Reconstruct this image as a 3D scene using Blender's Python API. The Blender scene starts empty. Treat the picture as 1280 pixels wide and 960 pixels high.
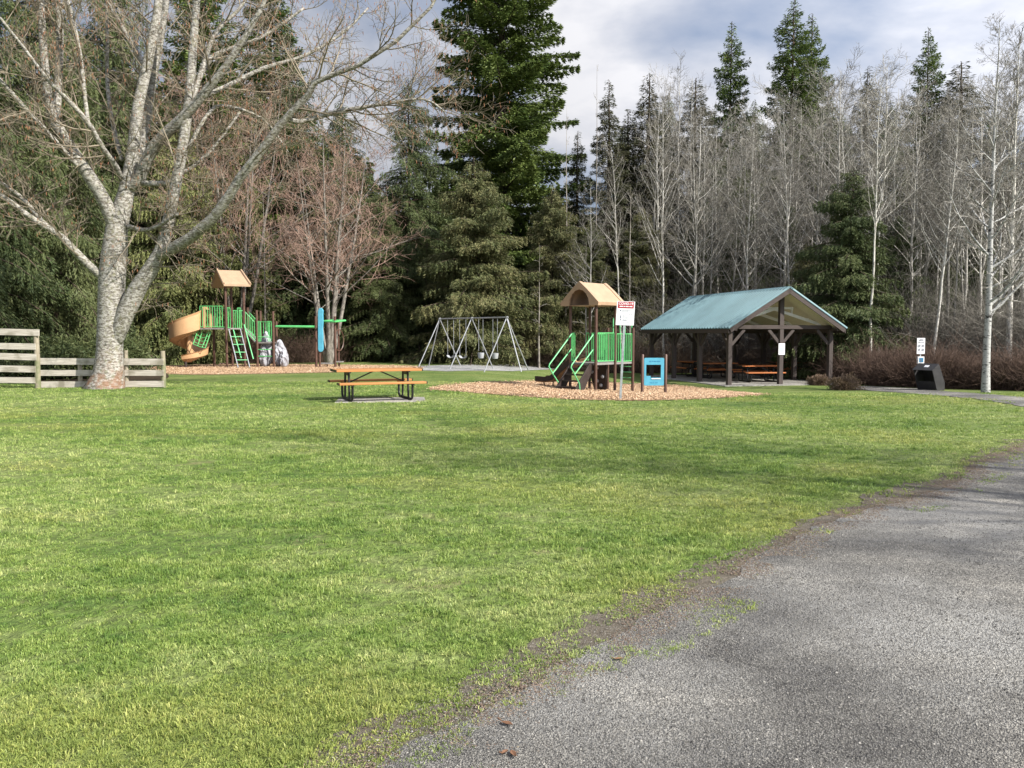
import bpy, bmesh, math, random
import numpy as np
from mathutils import Vector, Matrix, Quaternion

random.seed(7)
RNG = np.random.default_rng(7)
C = bpy.context.scene.collection
rad = math.radians

# ------------------------------------------------------------------ camera model
CAMH = 1.65
PITCH = math.atan(62 / 1000)
CP, SP = math.cos(PITCH), math.sin(PITCH)

def ss(t):
    t = np.clip(t, 0, 1)
    return t * t * (3 - 2 * t)

def gz(x, y):
    """height of the ground: level lawn that falls gently towards the far right"""
    return -0.6 * ss((np.asarray(y, float) - 18) / 16) * ss((np.asarray(x, float) + 3) / 9)

def gzf(x, y):
    return float(gz(x, y))

def ray(px, py):
    u, v = (px - 640) / 1000, (480 - py) / 1000
    return Vector((u, CP + v * SP, -SP + v * CP))

def P(px, py, Y):
    d = ray(px, py)
    t = Y / d.y
    return Vector((d.x * t, Y, CAMH + d.z * t))

def G(px, py):
    d = ray(px, py)
    z = 0.0
    for _ in range(40):
        t = (CAMH - z) / -d.z
        z = gzf(d.x * t, d.y * t)
    return Vector((d.x * t, d.y * t, z))

# ------------------------------------------------------------------ value noise
def vnoise(x, y, seed=0):
    x = np.asarray(x, float); y = np.asarray(y, float)
    xi = np.floor(x).astype(np.int64); yi = np.floor(y).astype(np.int64)
    fx = x - xi; fy = y - yi
    fx = fx * fx * (3 - 2 * fx); fy = fy * fy * (3 - 2 * fy)
    def h(a, b):
        n = (a * 374761393 + b * 668265263 + seed * 974711) & 0xFFFFFFFF
        n = ((n ^ (n >> 13)) * 1274126177) & 0xFFFFFFFF
        return ((n ^ (n >> 16)) & 0xFFFF) / 65535.0
    a = h(xi, yi); b = h(xi + 1, yi); c = h(xi, yi + 1); d = h(xi + 1, yi + 1)
    return (a * (1 - fx) + b * fx) * (1 - fy) + (c * (1 - fx) + d * fx) * fy

def fbm(x, y, seed=0, o=3):
    s = 0; amp = .5; tot = 0
    for k in range(o):
        s = s + amp * vnoise(x * 2 ** k, y * 2 ** k, seed + k); tot += amp; amp *= .5
    return s / tot

# ------------------------------------------------------------------ materials
def new_mat(name):
    m = bpy.data.materials.new(name); m.use_nodes = True
    nt = m.node_tree
    for n in list(nt.nodes): nt.nodes.remove(n)
    out = nt.nodes.new('ShaderNodeOutputMaterial')
    return m, nt, out

def N(nt, kind, **kw):
    n = nt.nodes.new(kind)
    for k, v in kw.items():
        if k in n.inputs: n.inputs[k].default_value = v
        else: setattr(n, k, v)
    return n

def ramp(nt, fac, stops):
    r = nt.nodes.new('ShaderNodeValToRGB')
    el = r.color_ramp.elements
    while len(el) < len(stops): el.new(.5)
    for e, (p, c) in zip(el, stops):
        e.position = p; e.color = (*c, 1) if len(c) == 3 else c
    nt.links.new(fac, r.inputs[0])
    return r.outputs[0]

def mixc(nt, fac, a, b, blend='MIX'):
    m = nt.nodes.new('ShaderNodeMix'); m.data_type = 'RGBA'; m.blend_type = blend
    for s, v in ((m.inputs[0], fac), (m.inputs[6], a), (m.inputs[7], b)):
        if isinstance(v, (int, float)): s.default_value = v
        elif isinstance(v, tuple): s.default_value = (*v, 1)
        else: nt.links.new(v, s)
    return m.outputs[2]

def noise(nt, vec, scale, detail=3, rough=.55, out='Fac'):
    n = N(nt, 'ShaderNodeTexNoise', Scale=scale, Detail=detail, Roughness=rough)
    if vec is not None: nt.links.new(vec, n.inputs['Vector'])
    return n.outputs[out]

def objc(nt):
    return nt.nodes.new('ShaderNodeTexCoord').outputs['Object']

def pos(nt):
    return nt.nodes.new('ShaderNodeNewGeometry').outputs['Position']

def scaled(nt, vec, s):
    m = nt.nodes.new('ShaderNodeMapping'); m.inputs['Scale'].default_value = s
    nt.links.new(vec, m.inputs['Vector']); return m.outputs[0]

def bump(nt, h, strength=.3, dist=.02):
    b = N(nt, 'ShaderNodeBump', Strength=strength, Distance=dist)
    nt.links.new(h, b.inputs['Height']); return b.outputs[0]

def principled(nt, out, col, rough=.6, metal=0, spec=.5, normal=None):
    b = nt.nodes.new('ShaderNodeBsdfPrincipled')
    if isinstance(col, tuple): b.inputs['Base Color'].default_value = (*col, 1)
    else: nt.links.new(col, b.inputs['Base Color'])
    if isinstance(rough, (int, float)): b.inputs['Roughness'].default_value = rough
    else: nt.links.new(rough, b.inputs['Roughness'])
    b.inputs['Metallic'].default_value = metal
    b.inputs['Specular IOR Level'].default_value = spec
    if normal is not None: nt.links.new(normal, b.inputs['Normal'])
    nt.links.new(b.outputs[0], out.inputs[0])
    return b

def mat_simple(name, col, rough=.5, metal=0, var=.18, scale=6, spec=.4, bmp=0):
    """paint / plastic / steel with a little uneven wear"""
    m, nt, out = new_mat(name)
    v = objc(nt)
    n = noise(nt, v, scale, 4)
    dark = tuple(c * (1 - var) for c in col); lite = tuple(min(1, c * (1 + var)) for c in col)
    c = ramp(nt, n, [(.3, dark), (.7, lite)])
    r = N(nt, 'ShaderNodeMapRange'); r.inputs['To Min'].default_value = max(.05, rough - .1); r.inputs['To Max'].default_value = min(1, rough + .15)
    nt.links.new(n, r.inputs[0])
    nm = bump(nt, noise(nt, v, scale * 8, 2), bmp, .01) if bmp else None
    principled(nt, out, c, r.outputs[0], metal, spec, nm)
    return m

def mat_wood(name, c1, c2, scale=(1, 14, 14), rough=.65, blot=None):
    m, nt, out = new_mat(name)
    v = objc(nt)
    g = noise(nt, scaled(nt, v, scale), 3, 5, .6)
    c = ramp(nt, g, [(.3, c1), (.7, c2)])
    if blot:
        b = noise(nt, v, 2.2, 3)
        f = ramp(nt, b, [(.52, (0, 0, 0)), (.68, (1, 1, 1))])
        c = mixc(nt, f, c, blot)
    principled(nt, out, c, rough, 0, .3, bump(nt, g, .25, .01))
    return m

def mat_leaf(name, cols, trans=.25, tcol=None, hue_noise=.5, rough=.6):
    """foliage: colour varies leaf by leaf, clump by clump and tree by tree"""
    m, nt, out = new_mat(name)
    geo = nt.nodes.new('ShaderNodeNewGeometry')
    oi = nt.nodes.new('ShaderNodeObjectInfo')
    n = noise(nt, geo.outputs['Position'], hue_noise, 3)
    a = N(nt, 'ShaderNodeMath', operation='MULTIPLY_ADD'); nt.links.new(geo.outputs['Random Per Island'], a.inputs[0])
    a.inputs[1].default_value = .45; nt.links.new(n, a.inputs[2])
    b = N(nt, 'ShaderNodeMath', operation='MULTIPLY_ADD'); nt.links.new(oi.outputs['Random'], b.inputs[0])
    b.inputs[1].default_value = .2; nt.links.new(a.outputs[0], b.inputs[2])
    k = len(cols)
    c = ramp(nt, b.outputs[0], [(.3 + .75 * i / max(1, k - 1), cc) for i, cc in enumerate(cols)])
    p = principled(nt, out, c, rough, 0, .25)
    if trans > 0:
        t = nt.nodes.new('ShaderNodeBsdfTranslucent'); nt.links.new(c, t.inputs[0])
        mx = nt.nodes.new('ShaderNodeMixShader'); mx.inputs[0].default_value = trans
        nt.links.new(p.outputs[0], mx.inputs[1]); nt.links.new(t.outputs[0], mx.inputs[2])
        nt.links.new(mx.outputs[0], out.inputs[0])
    return m

def mat_bark(name, pale, dark, moss=None, scale=5, stretch=.25, patch=(.45, .6), basecol=None, bmp=.5, tint=.25):
    m, nt, out = new_mat(name)
    v = objc(nt)
    oi = nt.nodes.new('ShaderNodeObjectInfo')
    n1 = noise(nt, scaled(nt, v, (scale, scale, scale * stretch)), 1.5, 5, .65)
    c = ramp(nt, n1, [(patch[0], dark), (patch[1], pale)])
    n2 = noise(nt, v, scale * 1.6, 4)
    if moss:
        f = ramp(nt, n2, [(.52, (0, 0, 0)), (.66, (.8, .8, .8))])
        c = mixc(nt, f, c, moss)
    sp = noise(nt, scaled(nt, v, (1, 1, 3.5)), scale * 3, 2)
    f2 = ramp(nt, sp, [(.60, (0, 0, 0)), (.68, (1, 1, 1))])
    c = mixc(nt, f2, c, dark)
    if basecol:
        sep = nt.nodes.new('ShaderNodeSeparateXYZ'); nt.links.new(v, sep.inputs[0])
        mr = N(nt, 'ShaderNodeMapRange'); mr.inputs['From Min'].default_value = .15; mr.inputs['From Max'].default_value = 1.3
        mr.inputs['To Min'].default_value = .75; mr.inputs['To Max'].default_value = 0
        nt.links.new(sep.outputs[2], mr.inputs[0])
        mu = N(nt, 'ShaderNodeMath', operation='MULTIPLY'); nt.links.new(mr.outputs[0], mu.inputs[0])
        nt.links.new(ramp(nt, noise(nt, v, 4, 3), [(.4, (0, 0, 0)), (.6, (1, 1, 1))]), mu.inputs[1])
        c = mixc(nt, mu.outputs[0], c, basecol)
    hv = N(nt, 'ShaderNodeHueSaturation'); nt.links.new(c, hv.inputs['Color'])
    mv = N(nt, 'ShaderNodeMapRange'); mv.inputs['To Min'].default_value = 1 - tint; mv.inputs['To Max'].default_value = 1 + tint
    nt.links.new(oi.outputs['Random'], mv.inputs[0]); nt.links.new(mv.outputs[0], hv.inputs['Value'])
    principled(nt, out, hv.outputs[0], .85, 0, .2, bump(nt, n1, bmp, .03))
    return m

# ------------------------------------------------------------------ mesh helpers
def link(o, parent=None):
    C.objects.link(o)
    if parent is not None: o.parent = parent
    return o

class MB:
    def __init__(s): s.v = []; s.f = []
    def add(s, vs, fs):
        k = len(s.v); s.v += [tuple(v) for v in vs]; s.f += [tuple(i + k for i in f) for f in fs]; return s
    def box(s, c, size, rz=0, M=None):
        x, y, z = (a / 2 for a in size)
        vs = [Vector((i * x, j * y, k * z)) for k in (-1, 1) for j in (-1, 1) for i in (-1, 1)]
        if M is None: M = Matrix.Rotation(rz, 3, 'Z')
        vs = [M @ v + Vector(c) for v in vs]
        return s.add(vs, [(0, 2, 3, 1), (4, 5, 7, 6), (0, 1, 5, 4), (2, 6, 7, 3), (0, 4, 6, 2), (1, 3, 7, 5)])
    def bar(s, p0, p1, w, h, up=(0, 0, 1)):
        p0, p1 = Vector(p0), Vector(p1); d = p1 - p0; L = d.length
        x = d.normalized(); up = Vector(up)
        if abs(x.dot(up)) > .98: up = Vector((0, 1, 0))
        y = up.cross(x).normalized(); z = x.cross(y)
        return s.box((p0 + p1) / 2, (L, w, h), M=Matrix((x, y, z)).transposed())
    def tube(s, pts, r, n=8, cap=True, closed=False):
        pts = [Vector(p) for p in pts]; K = len(pts)
        rs = [r] * K if isinstance(r, (int, float)) else list(r)
        t0 = (pts[1] - pts[0]).normalized()
        ref = Vector((0, 0, 1)) if abs(t0.z) < .9 else Vector((1, 0, 0))
        nrm = t0.cross(ref).normalized(); vs = []; prev = t0
        for i in range(K):
            if closed: t = (pts[(i + 1) % K] - pts[i - 1]).normalized()
            else: t = (pts[min(i + 1, K - 1)] - pts[max(i - 1, 0)]).normalized()
            q = prev.rotation_difference(t); nrm = q @ nrm; prev = t
            b = t.cross(nrm)
            for k in range(n):
                a = 2 * math.pi * k / n
                vs.append(pts[i] + (nrm * math.cos(a) + b * math.sin(a)) * rs[i])
        fs = [(i * n + k, i * n + (k + 1) % n, (i + 1) * n + (k + 1) % n, (i + 1) * n + k) for i in range(K - 1) for k in range(n)]
        if closed: fs += [((K - 1) * n + k, (K - 1) * n + (k + 1) % n, (k + 1) % n, k) for k in range(n)]
        elif cap: fs += [tuple(range(n - 1, -1, -1)), tuple((K - 1) * n + k for k in range(n))]
        return s.add(vs, fs)
    def prism(s, poly, o, ax, ay, ex):
        """polygon in the plane (ax, ay) at o, pushed along ex"""
        o, ax, ay, ex = map(Vector, (o, ax, ay, ex)); n = len(poly)
        a = [o + ax * p[0] + ay * p[1] for p in poly]
        vs = a + [p + ex for p in a]
        fs = [tuple(range(n - 1, -1, -1)), tuple(range(n, 2 * n))] + [(i, (i + 1) % n, n + (i + 1) % n, n + i) for i in range(n)]
        return s.add(vs, fs)
    def frame(s, outer, inner, o, ax, ay, ex):
        """polygon with a hole of as many points, pushed along ex"""
        o, ax, ay, ex = map(Vector, (o, ax, ay, ex)); n = len(outer)
        A = [o + ax * p[0] + ay * p[1] for p in outer]; B = [o + ax * p[0] + ay * p[1] for p in inner]
        vs = A + B + [p + ex for p in A] + [p + ex for p in B]
        fs = []
        for i in range(n):
            j = (i + 1) % n
            fs += [(i, n + i, n + j, j), (2 * n + i, 2 * n + j, 3 * n + j, 3 * n + i), (i, j, 2 * n + j, 2 * n + i), (n + i, 3 * n + i, 3 * n + j, n + j)]
        return s.add(vs, fs)
    def build(s, name, mat, parent=None, smooth=False, bevel=0):
        me = bpy.data.meshes.new(name); me.from_pydata(s.v, [], s.f)
        bm = bmesh.new(); bm.from_mesh(me)
        if bevel:
            bmesh.ops.bevel(bm, geom=[e for e in bm.edges if e.is_manifold and e.calc_face_angle(0) > .6], offset=bevel, segments=2, affect='EDGES', profile=.5, clamp_overlap=True)
        bmesh.ops.recalc_face_normals(bm, faces=bm.faces)
        bm.to_mesh(me); bm.free()
        if smooth:
            me.polygons.foreach_set('use_smooth', [True] * len(me.polygons))
            if smooth != 'all': me.set_sharp_from_angle(angle=rad(45))
        me.materials.append(mat)
        return link(bpy.data.objects.new(name, me), parent)

def mesh_np(name, V, quads=None, tris=None, mat=None, smooth=False, attrs=None):
    me = bpy.data.meshes.new(name)
    nq = 0 if quads is None else len(quads); ntr = 0 if tris is None else len(tris)
    me.vertices.add(len(V)); me.vertices.foreach_set('co', np.ascontiguousarray(V, np.float32).ravel())
    loops = np.concatenate([a.ravel() for a in (quads, tris) if a is not None and len(a)]).astype(np.int32)
    me.loops.add(len(loops)); me.loops.foreach_set('vertex_index', loops)
    start = np.concatenate([np.arange(nq) * 4, nq * 4 + np.arange(ntr) * 3]).astype(np.int32)
    me.polygons.add(nq + ntr); me.polygons.foreach_set('loop_start', start)
    if smooth: me.polygons.foreach_set('use_smooth', np.ones(nq + ntr, bool))
    else: me.polygons.foreach_set('use_smooth', np.zeros(nq + ntr, bool))
    me.update(calc_edges=True)
    for k, a in (attrs or {}).items():
        at = me.attributes.new(k, 'FLOAT', 'POINT'); at.data.foreach_set('value', np.ascontiguousarray(a, np.float32))
    if mat: me.materials.append(mat)
    return me

def nrm(a):
    return a / np.maximum(np.linalg.norm(a, axis=-1, keepdims=True), 1e-9)

def bulk_tubes(pts, rr, n=3):
    """many polylines of K points each -> one array of thin closed twigs"""
    Nn, K, _ = pts.shape
    d = nrm(pts[:, -1] - pts[:, 0])
    ref = np.where(np.abs(d[:, 2:3]) > .8, np.array([[1., 0, 0]]), np.array([[0, 0, 1.]]))
    a = nrm(np.cross(d, ref)); b = np.cross(d, a)
    ang = 2 * np.pi * np.arange(n) / n
    off = a[:, None, :] * np.cos(ang)[None, :, None] + b[:, None, :] * np.sin(ang)[None, :, None]
    V = pts[:, :, None, :] + off[:, None, :, :] * rr[:, :, None, None]
    base = (np.arange(Nn) * K * n)[:, None, None]
    i = (np.arange(K - 1) * n)[None, :, None]; k = np.arange(n)[None, None, :]; k2 = (k + 1) % n
    Q = np.stack([base + i + k, base + i + k2, base + i + n + k2, base + i + n + k], -1)
    return V.reshape(-1, 3), Q.reshape(-1, 4)

def leaves(p, d, L, W, rng, tilt=.7, fold=.0):
    """elongated leaf-sized faces: base, side, tip, side"""
    up = np.array([0, 0, 1.]) + rng.normal(0, tilt, p.shape)
    w = nrm(np.cross(d, up)); L = L[:, None]; W = W[:, None]
    mid = p + d * L * .45
    V = np.stack([p, mid + w * W * .5, p + d * L, mid - w * W * .5], 1)
    Q = np.arange(len(p) * 4).reshape(-1, 4)
    return V.reshape(-1, 3), Q

def cat(parts):
    Vs, Qs, k = [], [], 0
    for V, Q in parts:
        Vs.append(V); Qs.append(Q + k); k += len(V)
    return np.concatenate(Vs), np.concatenate(Qs)

def tag(o, label, cat_, group=None, kind=None):
    o['label'] = label; o['category'] = cat_
    if group: o['group'] = group
    if kind: o['kind'] = kind
    return o

def kind(o, k):
    o['kind'] = k; return o

def thing(name, loc, rz, label, cat_, group=None):
    o = bpy.data.objects.new(name, None); o.empty_display_size = .2
    C.objects.link(o); o.location = loc; o.rotation_euler = (0, 0, rz)
    return tag(o, label, cat_, group)

def text(parent, s, size, M, mat, name='lettering', bold=0.0, ext=.002):
    cu = bpy.data.curves.new(name, 'FONT'); cu.body = s; cu.size = size; cu.align_x = 'CENTER'; cu.align_y = 'CENTER'
    cu.extrude = ext; cu.offset = bold
    tmp = bpy.data.objects.new(name, cu); C.objects.link(tmp)
    dg = bpy.context.evaluated_depsgraph_get()
    me = bpy.data.meshes.new_from_object(tmp.evaluated_get(dg))
    bpy.data.objects.remove(tmp)
    me.transform(M); me.materials.clear(); me.materials.append(mat)
    o = bpy.data.objects.new(name, me)
    return link(o, parent)
# ------------------------------------------------------------------ ground, path, lawn
def dense_poly(pts, step, amp, seed, closed=True, freq=1.2):
    """resample a polygon and make its edge uneven"""
    out = []
    n = len(pts)
    for i in range(n if closed else n - 1):
        a = np.array(pts[i][:2]); b = np.array(pts[(i + 1) % n][:2]); L = np.linalg.norm(b - a)
        st = step if max(abs(a).max(), abs(b).max()) < 26 else step * 2
        k = max(1, int(L / st))
        for j in range(k): out.append(a + (b - a) * j / k)
    out = np.array(out)
    out[:, 0] += amp * (fbm(out[:, 0] * freq, out[:, 1] * freq, seed, 4) - .5) * 2
    out[:, 1] += amp * (fbm(out[:, 0] * freq, out[:, 1] * freq, seed + 9, 4) - .5) * 2
    return out

def smooth_poly(pts, k=6):
    pts = np.array([p[:2] for p in pts]); n = len(pts); out = []
    for i in range(n):
        p0, p1, p2, p3 = pts[i - 1], pts[i], pts[(i + 1) % n], pts[(i + 2) % n]
        for j in range(k):
            t = j / k
            out.append(.5 * ((2 * p1) + (p2 - p0) * t + (2 * p0 - 5 * p1 + 4 * p2 - p3) * t * t + (3 * p1 - p0 - 3 * p2 + p3) * t ** 3))
    return np.array(out)

def inside(poly, x, y):
    r = np.zeros(x.shape, bool); n = len(poly)
    for i in range(n):
        x0, y0 = poly[i]; x1, y1 = poly[(i + 1) % n]
        c = ((y0 > y) != (y1 > y)) & (x < (x1 - x0) * (y - y0) / ((y1 - y0) if y1 != y0 else 1e-9) + x0)
        r ^= c
    return r

def dist_poly(poly, x, y):
    d = np.full(x.shape, 1e9); n = len(poly)
    for i in range(n):
        a = poly[i]; b = poly[(i + 1) % n]; ab = b - a
        t = np.clip(((x - a[0]) * ab[0] + (y - a[1]) * ab[1]) / max(1e-9, ab @ ab), 0, 1)
        d = np.minimum(d, (x - a[0] - t * ab[0]) ** 2 + (y - a[1] - t * ab[1]) ** 2)
    return np.sqrt(d)

def sheet(name, poly, off, mat, cell=.5):
    bm = bmesh.new()
    vs = [bm.verts.new((p[0], p[1], 0)) for p in poly]
    f = bm.faces.new(vs)
    bmesh.ops.triangulate(bm, faces=[f])
    lo = poly.min(0); hi = poly.max(0)
    for ax in (0, 1):
        c = math.ceil(lo[ax] / cell) * cell
        while c < hi[ax]:
            no = [0, 0, 0]; no[ax] = 1; co = [0, 0, 0]; co[ax] = c
            if abs(c) < 60:
                bmesh.ops.bisect_plane(bm, geom=bm.verts[:] + bm.edges[:] + bm.faces[:], plane_co=co, plane_no=no, dist=1e-5)
            c += cell if 14 < c < 46 or ax == 0 else cell * 4
    for v in bm.verts: v.co.z = gzf(v.co.x, v.co.y) + off
    bmesh.ops.recalc_face_normals(bm, faces=bm.faces)
    if bm.faces and sum(f.normal.z for f in bm.faces) < 0: bmesh.ops.reverse_faces(bm, faces=bm.faces)
    me = bpy.data.meshes.new(name); bm.to_mesh(me); bm.free()
    me.materials.append(mat)
    return link(bpy.data.objects.new(name, me))

# path outline: traced edge of the lawn, then round the bend outside the frame and back past the bin
edge_px = [(430, 1000), (500, 955), (560, 918), (640, 868), (700, 838), (760, 803), (860, 752), (930, 712), (1000, 672), (1050, 648),
           (1110, 633), (1160, 620), (1200, 600), (1240, 574), (1290, 553)]
pw = [G(*p) for p in edge_px]
path_pts = [(-2.6, -6), (-2.2, 0), (-1.6, 1.6)] + [(p.x, p.y) for p in pw] + [(9.8, 13.2), (12.2, 14.6), (13.9, 17.0), (14.2, 19.3)]
up = [G(1280, 509), G(1235, 501), G(1180, 495.5), G(1120, 490.5), G(1075, 487.5), G(1045, 486.5)]
path_pts += [(p.x, p.y) for p in up]
dn = [G(1040, 482.5), G(1090, 483), G(1150, 486), G(1215, 491.5), G(1280, 497)]
path_pts += [(p.x, p.y) for p in dn] + [(22, 24), (34, 20), (34, -6)]
PATH = dense_poly(path_pts, .05, .12, 3, freq=2.6)
# worn earth under the thin grass along the lawn's edge: a ribbon whose outer side wanders under the turf
def verge():
    c = np.array(path_pts)[2:20]; d = np.concatenate([[0], np.cumsum(np.linalg.norm(np.diff(c, axis=0), axis=1))])
    t = np.arange(0, d[-1], .06); x = np.interp(t, d, c[:, 0]); y = np.interp(t, d, c[:, 1])
    k = np.ones(25) / 25
    tx = np.convolve(np.gradient(x), k, 'same'); ty = np.convolve(np.gradient(y), k, 'same')
    nn = nrm(np.stack([-ty, tx], 1))
    w = .12 + .62 * np.clip(fbm(t * 1.7, t * 0 + 3, 21, 5) - .28, 0, 1)
    rows = []
    for u in (-.35, -.1, .1, .35, .65, 1.0):
        ww = np.where(u > 0, w * u, u); rows.append(np.stack([x + nn[:, 0] * ww, y + nn[:, 1] * ww], 1))
    G_ = np.stack(rows, 1); n, m = G_.shape[:2]; P2 = G_.reshape(-1, 2)
    V = np.concatenate([P2, (gz(P2[:, 0], P2[:, 1]) + .008)[:, None]], 1)
    i, j = np.meshgrid(np.arange(n - 1), np.arange(m - 1), indexing='ij')
    Q = np.stack([i * m + j, (i + 1) * m + j, (i + 1) * m + j + 1, i * m + j + 1], -1).reshape(-1, 4)
    a_, b_, c_ = V[Q[0, 0]], V[Q[0, 1]], V[Q[0, 2]]
    if np.cross(b_ - a_, c_ - a_)[2] < 0: Q = Q[:, ::-1]
    return link(bpy.data.objects.new('dirt_verge', mesh_np('dirt_verge', V, Q, None, M_dirt, True)))

# play areas
chipR = smooth_poly([G(*p) for p in [(538, 486), (575, 481), (640, 478), (720, 477), (800, 480), (870, 485), (930, 491.5), (950, 494), (905, 497.5), (840, 500.5), (760, 501), (680, 497.5), (610, 492.5), (560, 489)]], 5)
chipL = smooth_poly([G(*p) for p in [(195, 459), (250, 456.5), (330, 456), (420, 456.5), (505, 457.5), (530, 460.5), (505, 463), (420, 465.5), (330, 467.5), (250, 468.5), (205, 466.5)]], 5)
swingpad = np.array([(p.x, p.y) for p in [G(512, 462.6), G(514, 458), G(600, 455.6), G(672, 457), G(697, 461.5), G(640, 464.2), G(560, 464.4)]])
chipR = dense_poly(chipR, .25, .12, 31); chipL = dense_poly(chipL, .25, .12, 37)

def grass_colour(nt, dark=1.0):
    p = pos(nt)
    big = noise(nt, scaled(nt, p, (.22, .34, 0)), 1, 3)
    mid = noise(nt, scaled(nt, p, (2.2, 3.4, 0)), 1, 5, .68)
    a = N(nt, 'ShaderNodeMath', operation='ADD'); nt.links.new(big, a.inputs[0]); nt.links.new(mid, a.inputs[1])
    b = N(nt, 'ShaderNodeMath', operation='MULTIPLY'); nt.links.new(a.outputs[0], b.inputs[0]); b.inputs[1].default_value = .5
    c = ramp(nt, b.outputs[0], [(.38, (.074 * dark, .138 * dark, .029 * dark)), (.48, (.150 * dark, .216 * dark, .050 * dark)), (.58, (.238 * dark, .288 * dark, .100 * dark))])
    at = nt.nodes.new('ShaderNodeAttribute'); at.attribute_name = 'dry'
    return mixc(nt, at.outputs['Fac'], c, (.255 * dark, .262 * dark, .075 * dark))

def mat_lawn():
    m, nt, out = new_mat('lawn')
    c = grass_colour(nt, .86)
    p = pos(nt)
    fine = noise(nt, scaled(nt, p, (14, 9, 0)), 1, 4, .7)
    c = mixc(nt, ramp(nt, fine, [(.38, (.30, .30, .30)), (.62, (1, 1, 1))]), (.060, .075, .025), c)
    th = noise(nt, scaled(nt, p, (.9, 1.3, 0)), 1, 4, .7)
    c = mixc(nt, ramp(nt, th, [(.60, (0, 0, 0)), (.72, (.6, .6, .6))]), c, (.21, .175, .095))
    h = N(nt, 'ShaderNodeMath', operation='ADD'); nt.links.new(fine, h.inputs[0])
    nt.links.new(noise(nt, scaled(nt, p, (2.5, 2.5, 0)), 1, 3), h.inputs[1])
    principled(nt, out, c, .85, 0, .15, bump(nt, h.outputs[0], .9, .06))
    return m

def mat_blades():
    m, nt, out = new_mat('grass_blades')
    c = grass_colour(nt, 1.36)
    at = nt.nodes.new('ShaderNodeAttribute'); at.attribute_name = 'rnd'
    c = mixc(nt, 1.0, c, ramp(nt, at.outputs['Fac'], [(.1, (.5, .58, .5)), (.5, (1, 1, 1)), (.72, (1.3, 1.2, 1.2)), (.9, (1.85, 1.55, 2.0))]), 'MULTIPLY')
    p = principled(nt, out, c, .5, 0, .3)
    t = nt.nodes.new('ShaderNodeBsdfTranslucent'); nt.links.new(c, t.inputs[0])
    mx = nt.nodes.new('ShaderNodeMixShader'); mx.inputs[0].default_value = .3
    nt.links.new(p.outputs[0], mx.inputs[1]); nt.links.new(t.outputs[0], mx.inputs[2]); nt.links.new(mx.outputs[0], out.inputs[0])
    return m

def mat_gravel(name, a, b, c_, scale=75, patchy=.5, seed=0):
    m, nt, out = new_mat(name)
    p = pos(nt)
    vo = N(nt, 'ShaderNodeTexVoronoi', Scale=scale); nt.links.new(p, vo.inputs['Vector'])
    vo2 = N(nt, 'ShaderNodeTexVoronoi', Scale=scale * .45); nt.links.new(p, vo2.inputs['Vector'])
    sx = nt.nodes.new('ShaderNodeSeparateColor'); nt.links.new(vo.outputs['Color'], sx.inputs[0])
    col = ramp(nt, sx.outputs[0], [(.0, a), (.55, b), (.92, c_), (1, tuple(min(1, x * 1.5) for x in c_))])
    sx2 = nt.nodes.new('ShaderNodeSeparateColor'); nt.links.new(vo2.outputs['Color'], sx2.inputs[0])
    col = mixc(nt, .35, col, ramp(nt, sx2.outputs[1], [(0, a), (.6, b), (1, c_)]))
    n = noise(nt, scaled(nt, p, (.55, .8, 0)), 1, 5, .65)
    pm = ramp(nt, n, [(.40, (.58, .58, .60)), (.5, (.95, .95, .95)), (.56, (1.25, 1.24, 1.22)), (.62, (1.75, 1.72, 1.66))])
    col = mixc(nt, patchy, col, mixc(nt, 1.0, col, pm, 'MULTIPLY'))
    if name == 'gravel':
        # pale rounded patches at fixed spots, edges broken up by noise
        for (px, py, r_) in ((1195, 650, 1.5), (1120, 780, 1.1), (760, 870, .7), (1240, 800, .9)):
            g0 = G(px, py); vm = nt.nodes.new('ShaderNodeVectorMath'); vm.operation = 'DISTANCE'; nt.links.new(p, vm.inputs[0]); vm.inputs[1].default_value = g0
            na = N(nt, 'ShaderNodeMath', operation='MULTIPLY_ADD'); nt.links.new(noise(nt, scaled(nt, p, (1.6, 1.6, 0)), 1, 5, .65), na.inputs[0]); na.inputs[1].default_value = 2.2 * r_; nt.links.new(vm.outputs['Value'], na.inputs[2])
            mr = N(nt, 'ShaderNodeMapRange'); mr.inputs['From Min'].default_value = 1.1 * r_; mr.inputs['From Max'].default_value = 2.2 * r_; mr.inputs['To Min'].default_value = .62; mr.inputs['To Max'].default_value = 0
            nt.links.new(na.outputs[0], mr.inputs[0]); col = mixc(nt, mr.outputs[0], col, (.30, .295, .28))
    fr = noise(nt, scaled(nt, p, (4, 4, 0)), 1, 4, .7)
    col = mixc(nt, ramp(nt, fr, [(.58, (0, 0, 0)), (.75, (.5, .5, .5))]), col, tuple(x * .6 for x in a))
    hh = N(nt, 'ShaderNodeMath', operation='ADD'); nt.links.new(vo.outputs['Distance'], hh.inputs[0]); nt.links.new(vo2.outputs['Distance'], hh.inputs[1])
    principled(nt, out, col, .85, 0, .25, bump(nt, hh.outputs[0], .8, .012))
    return m

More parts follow.
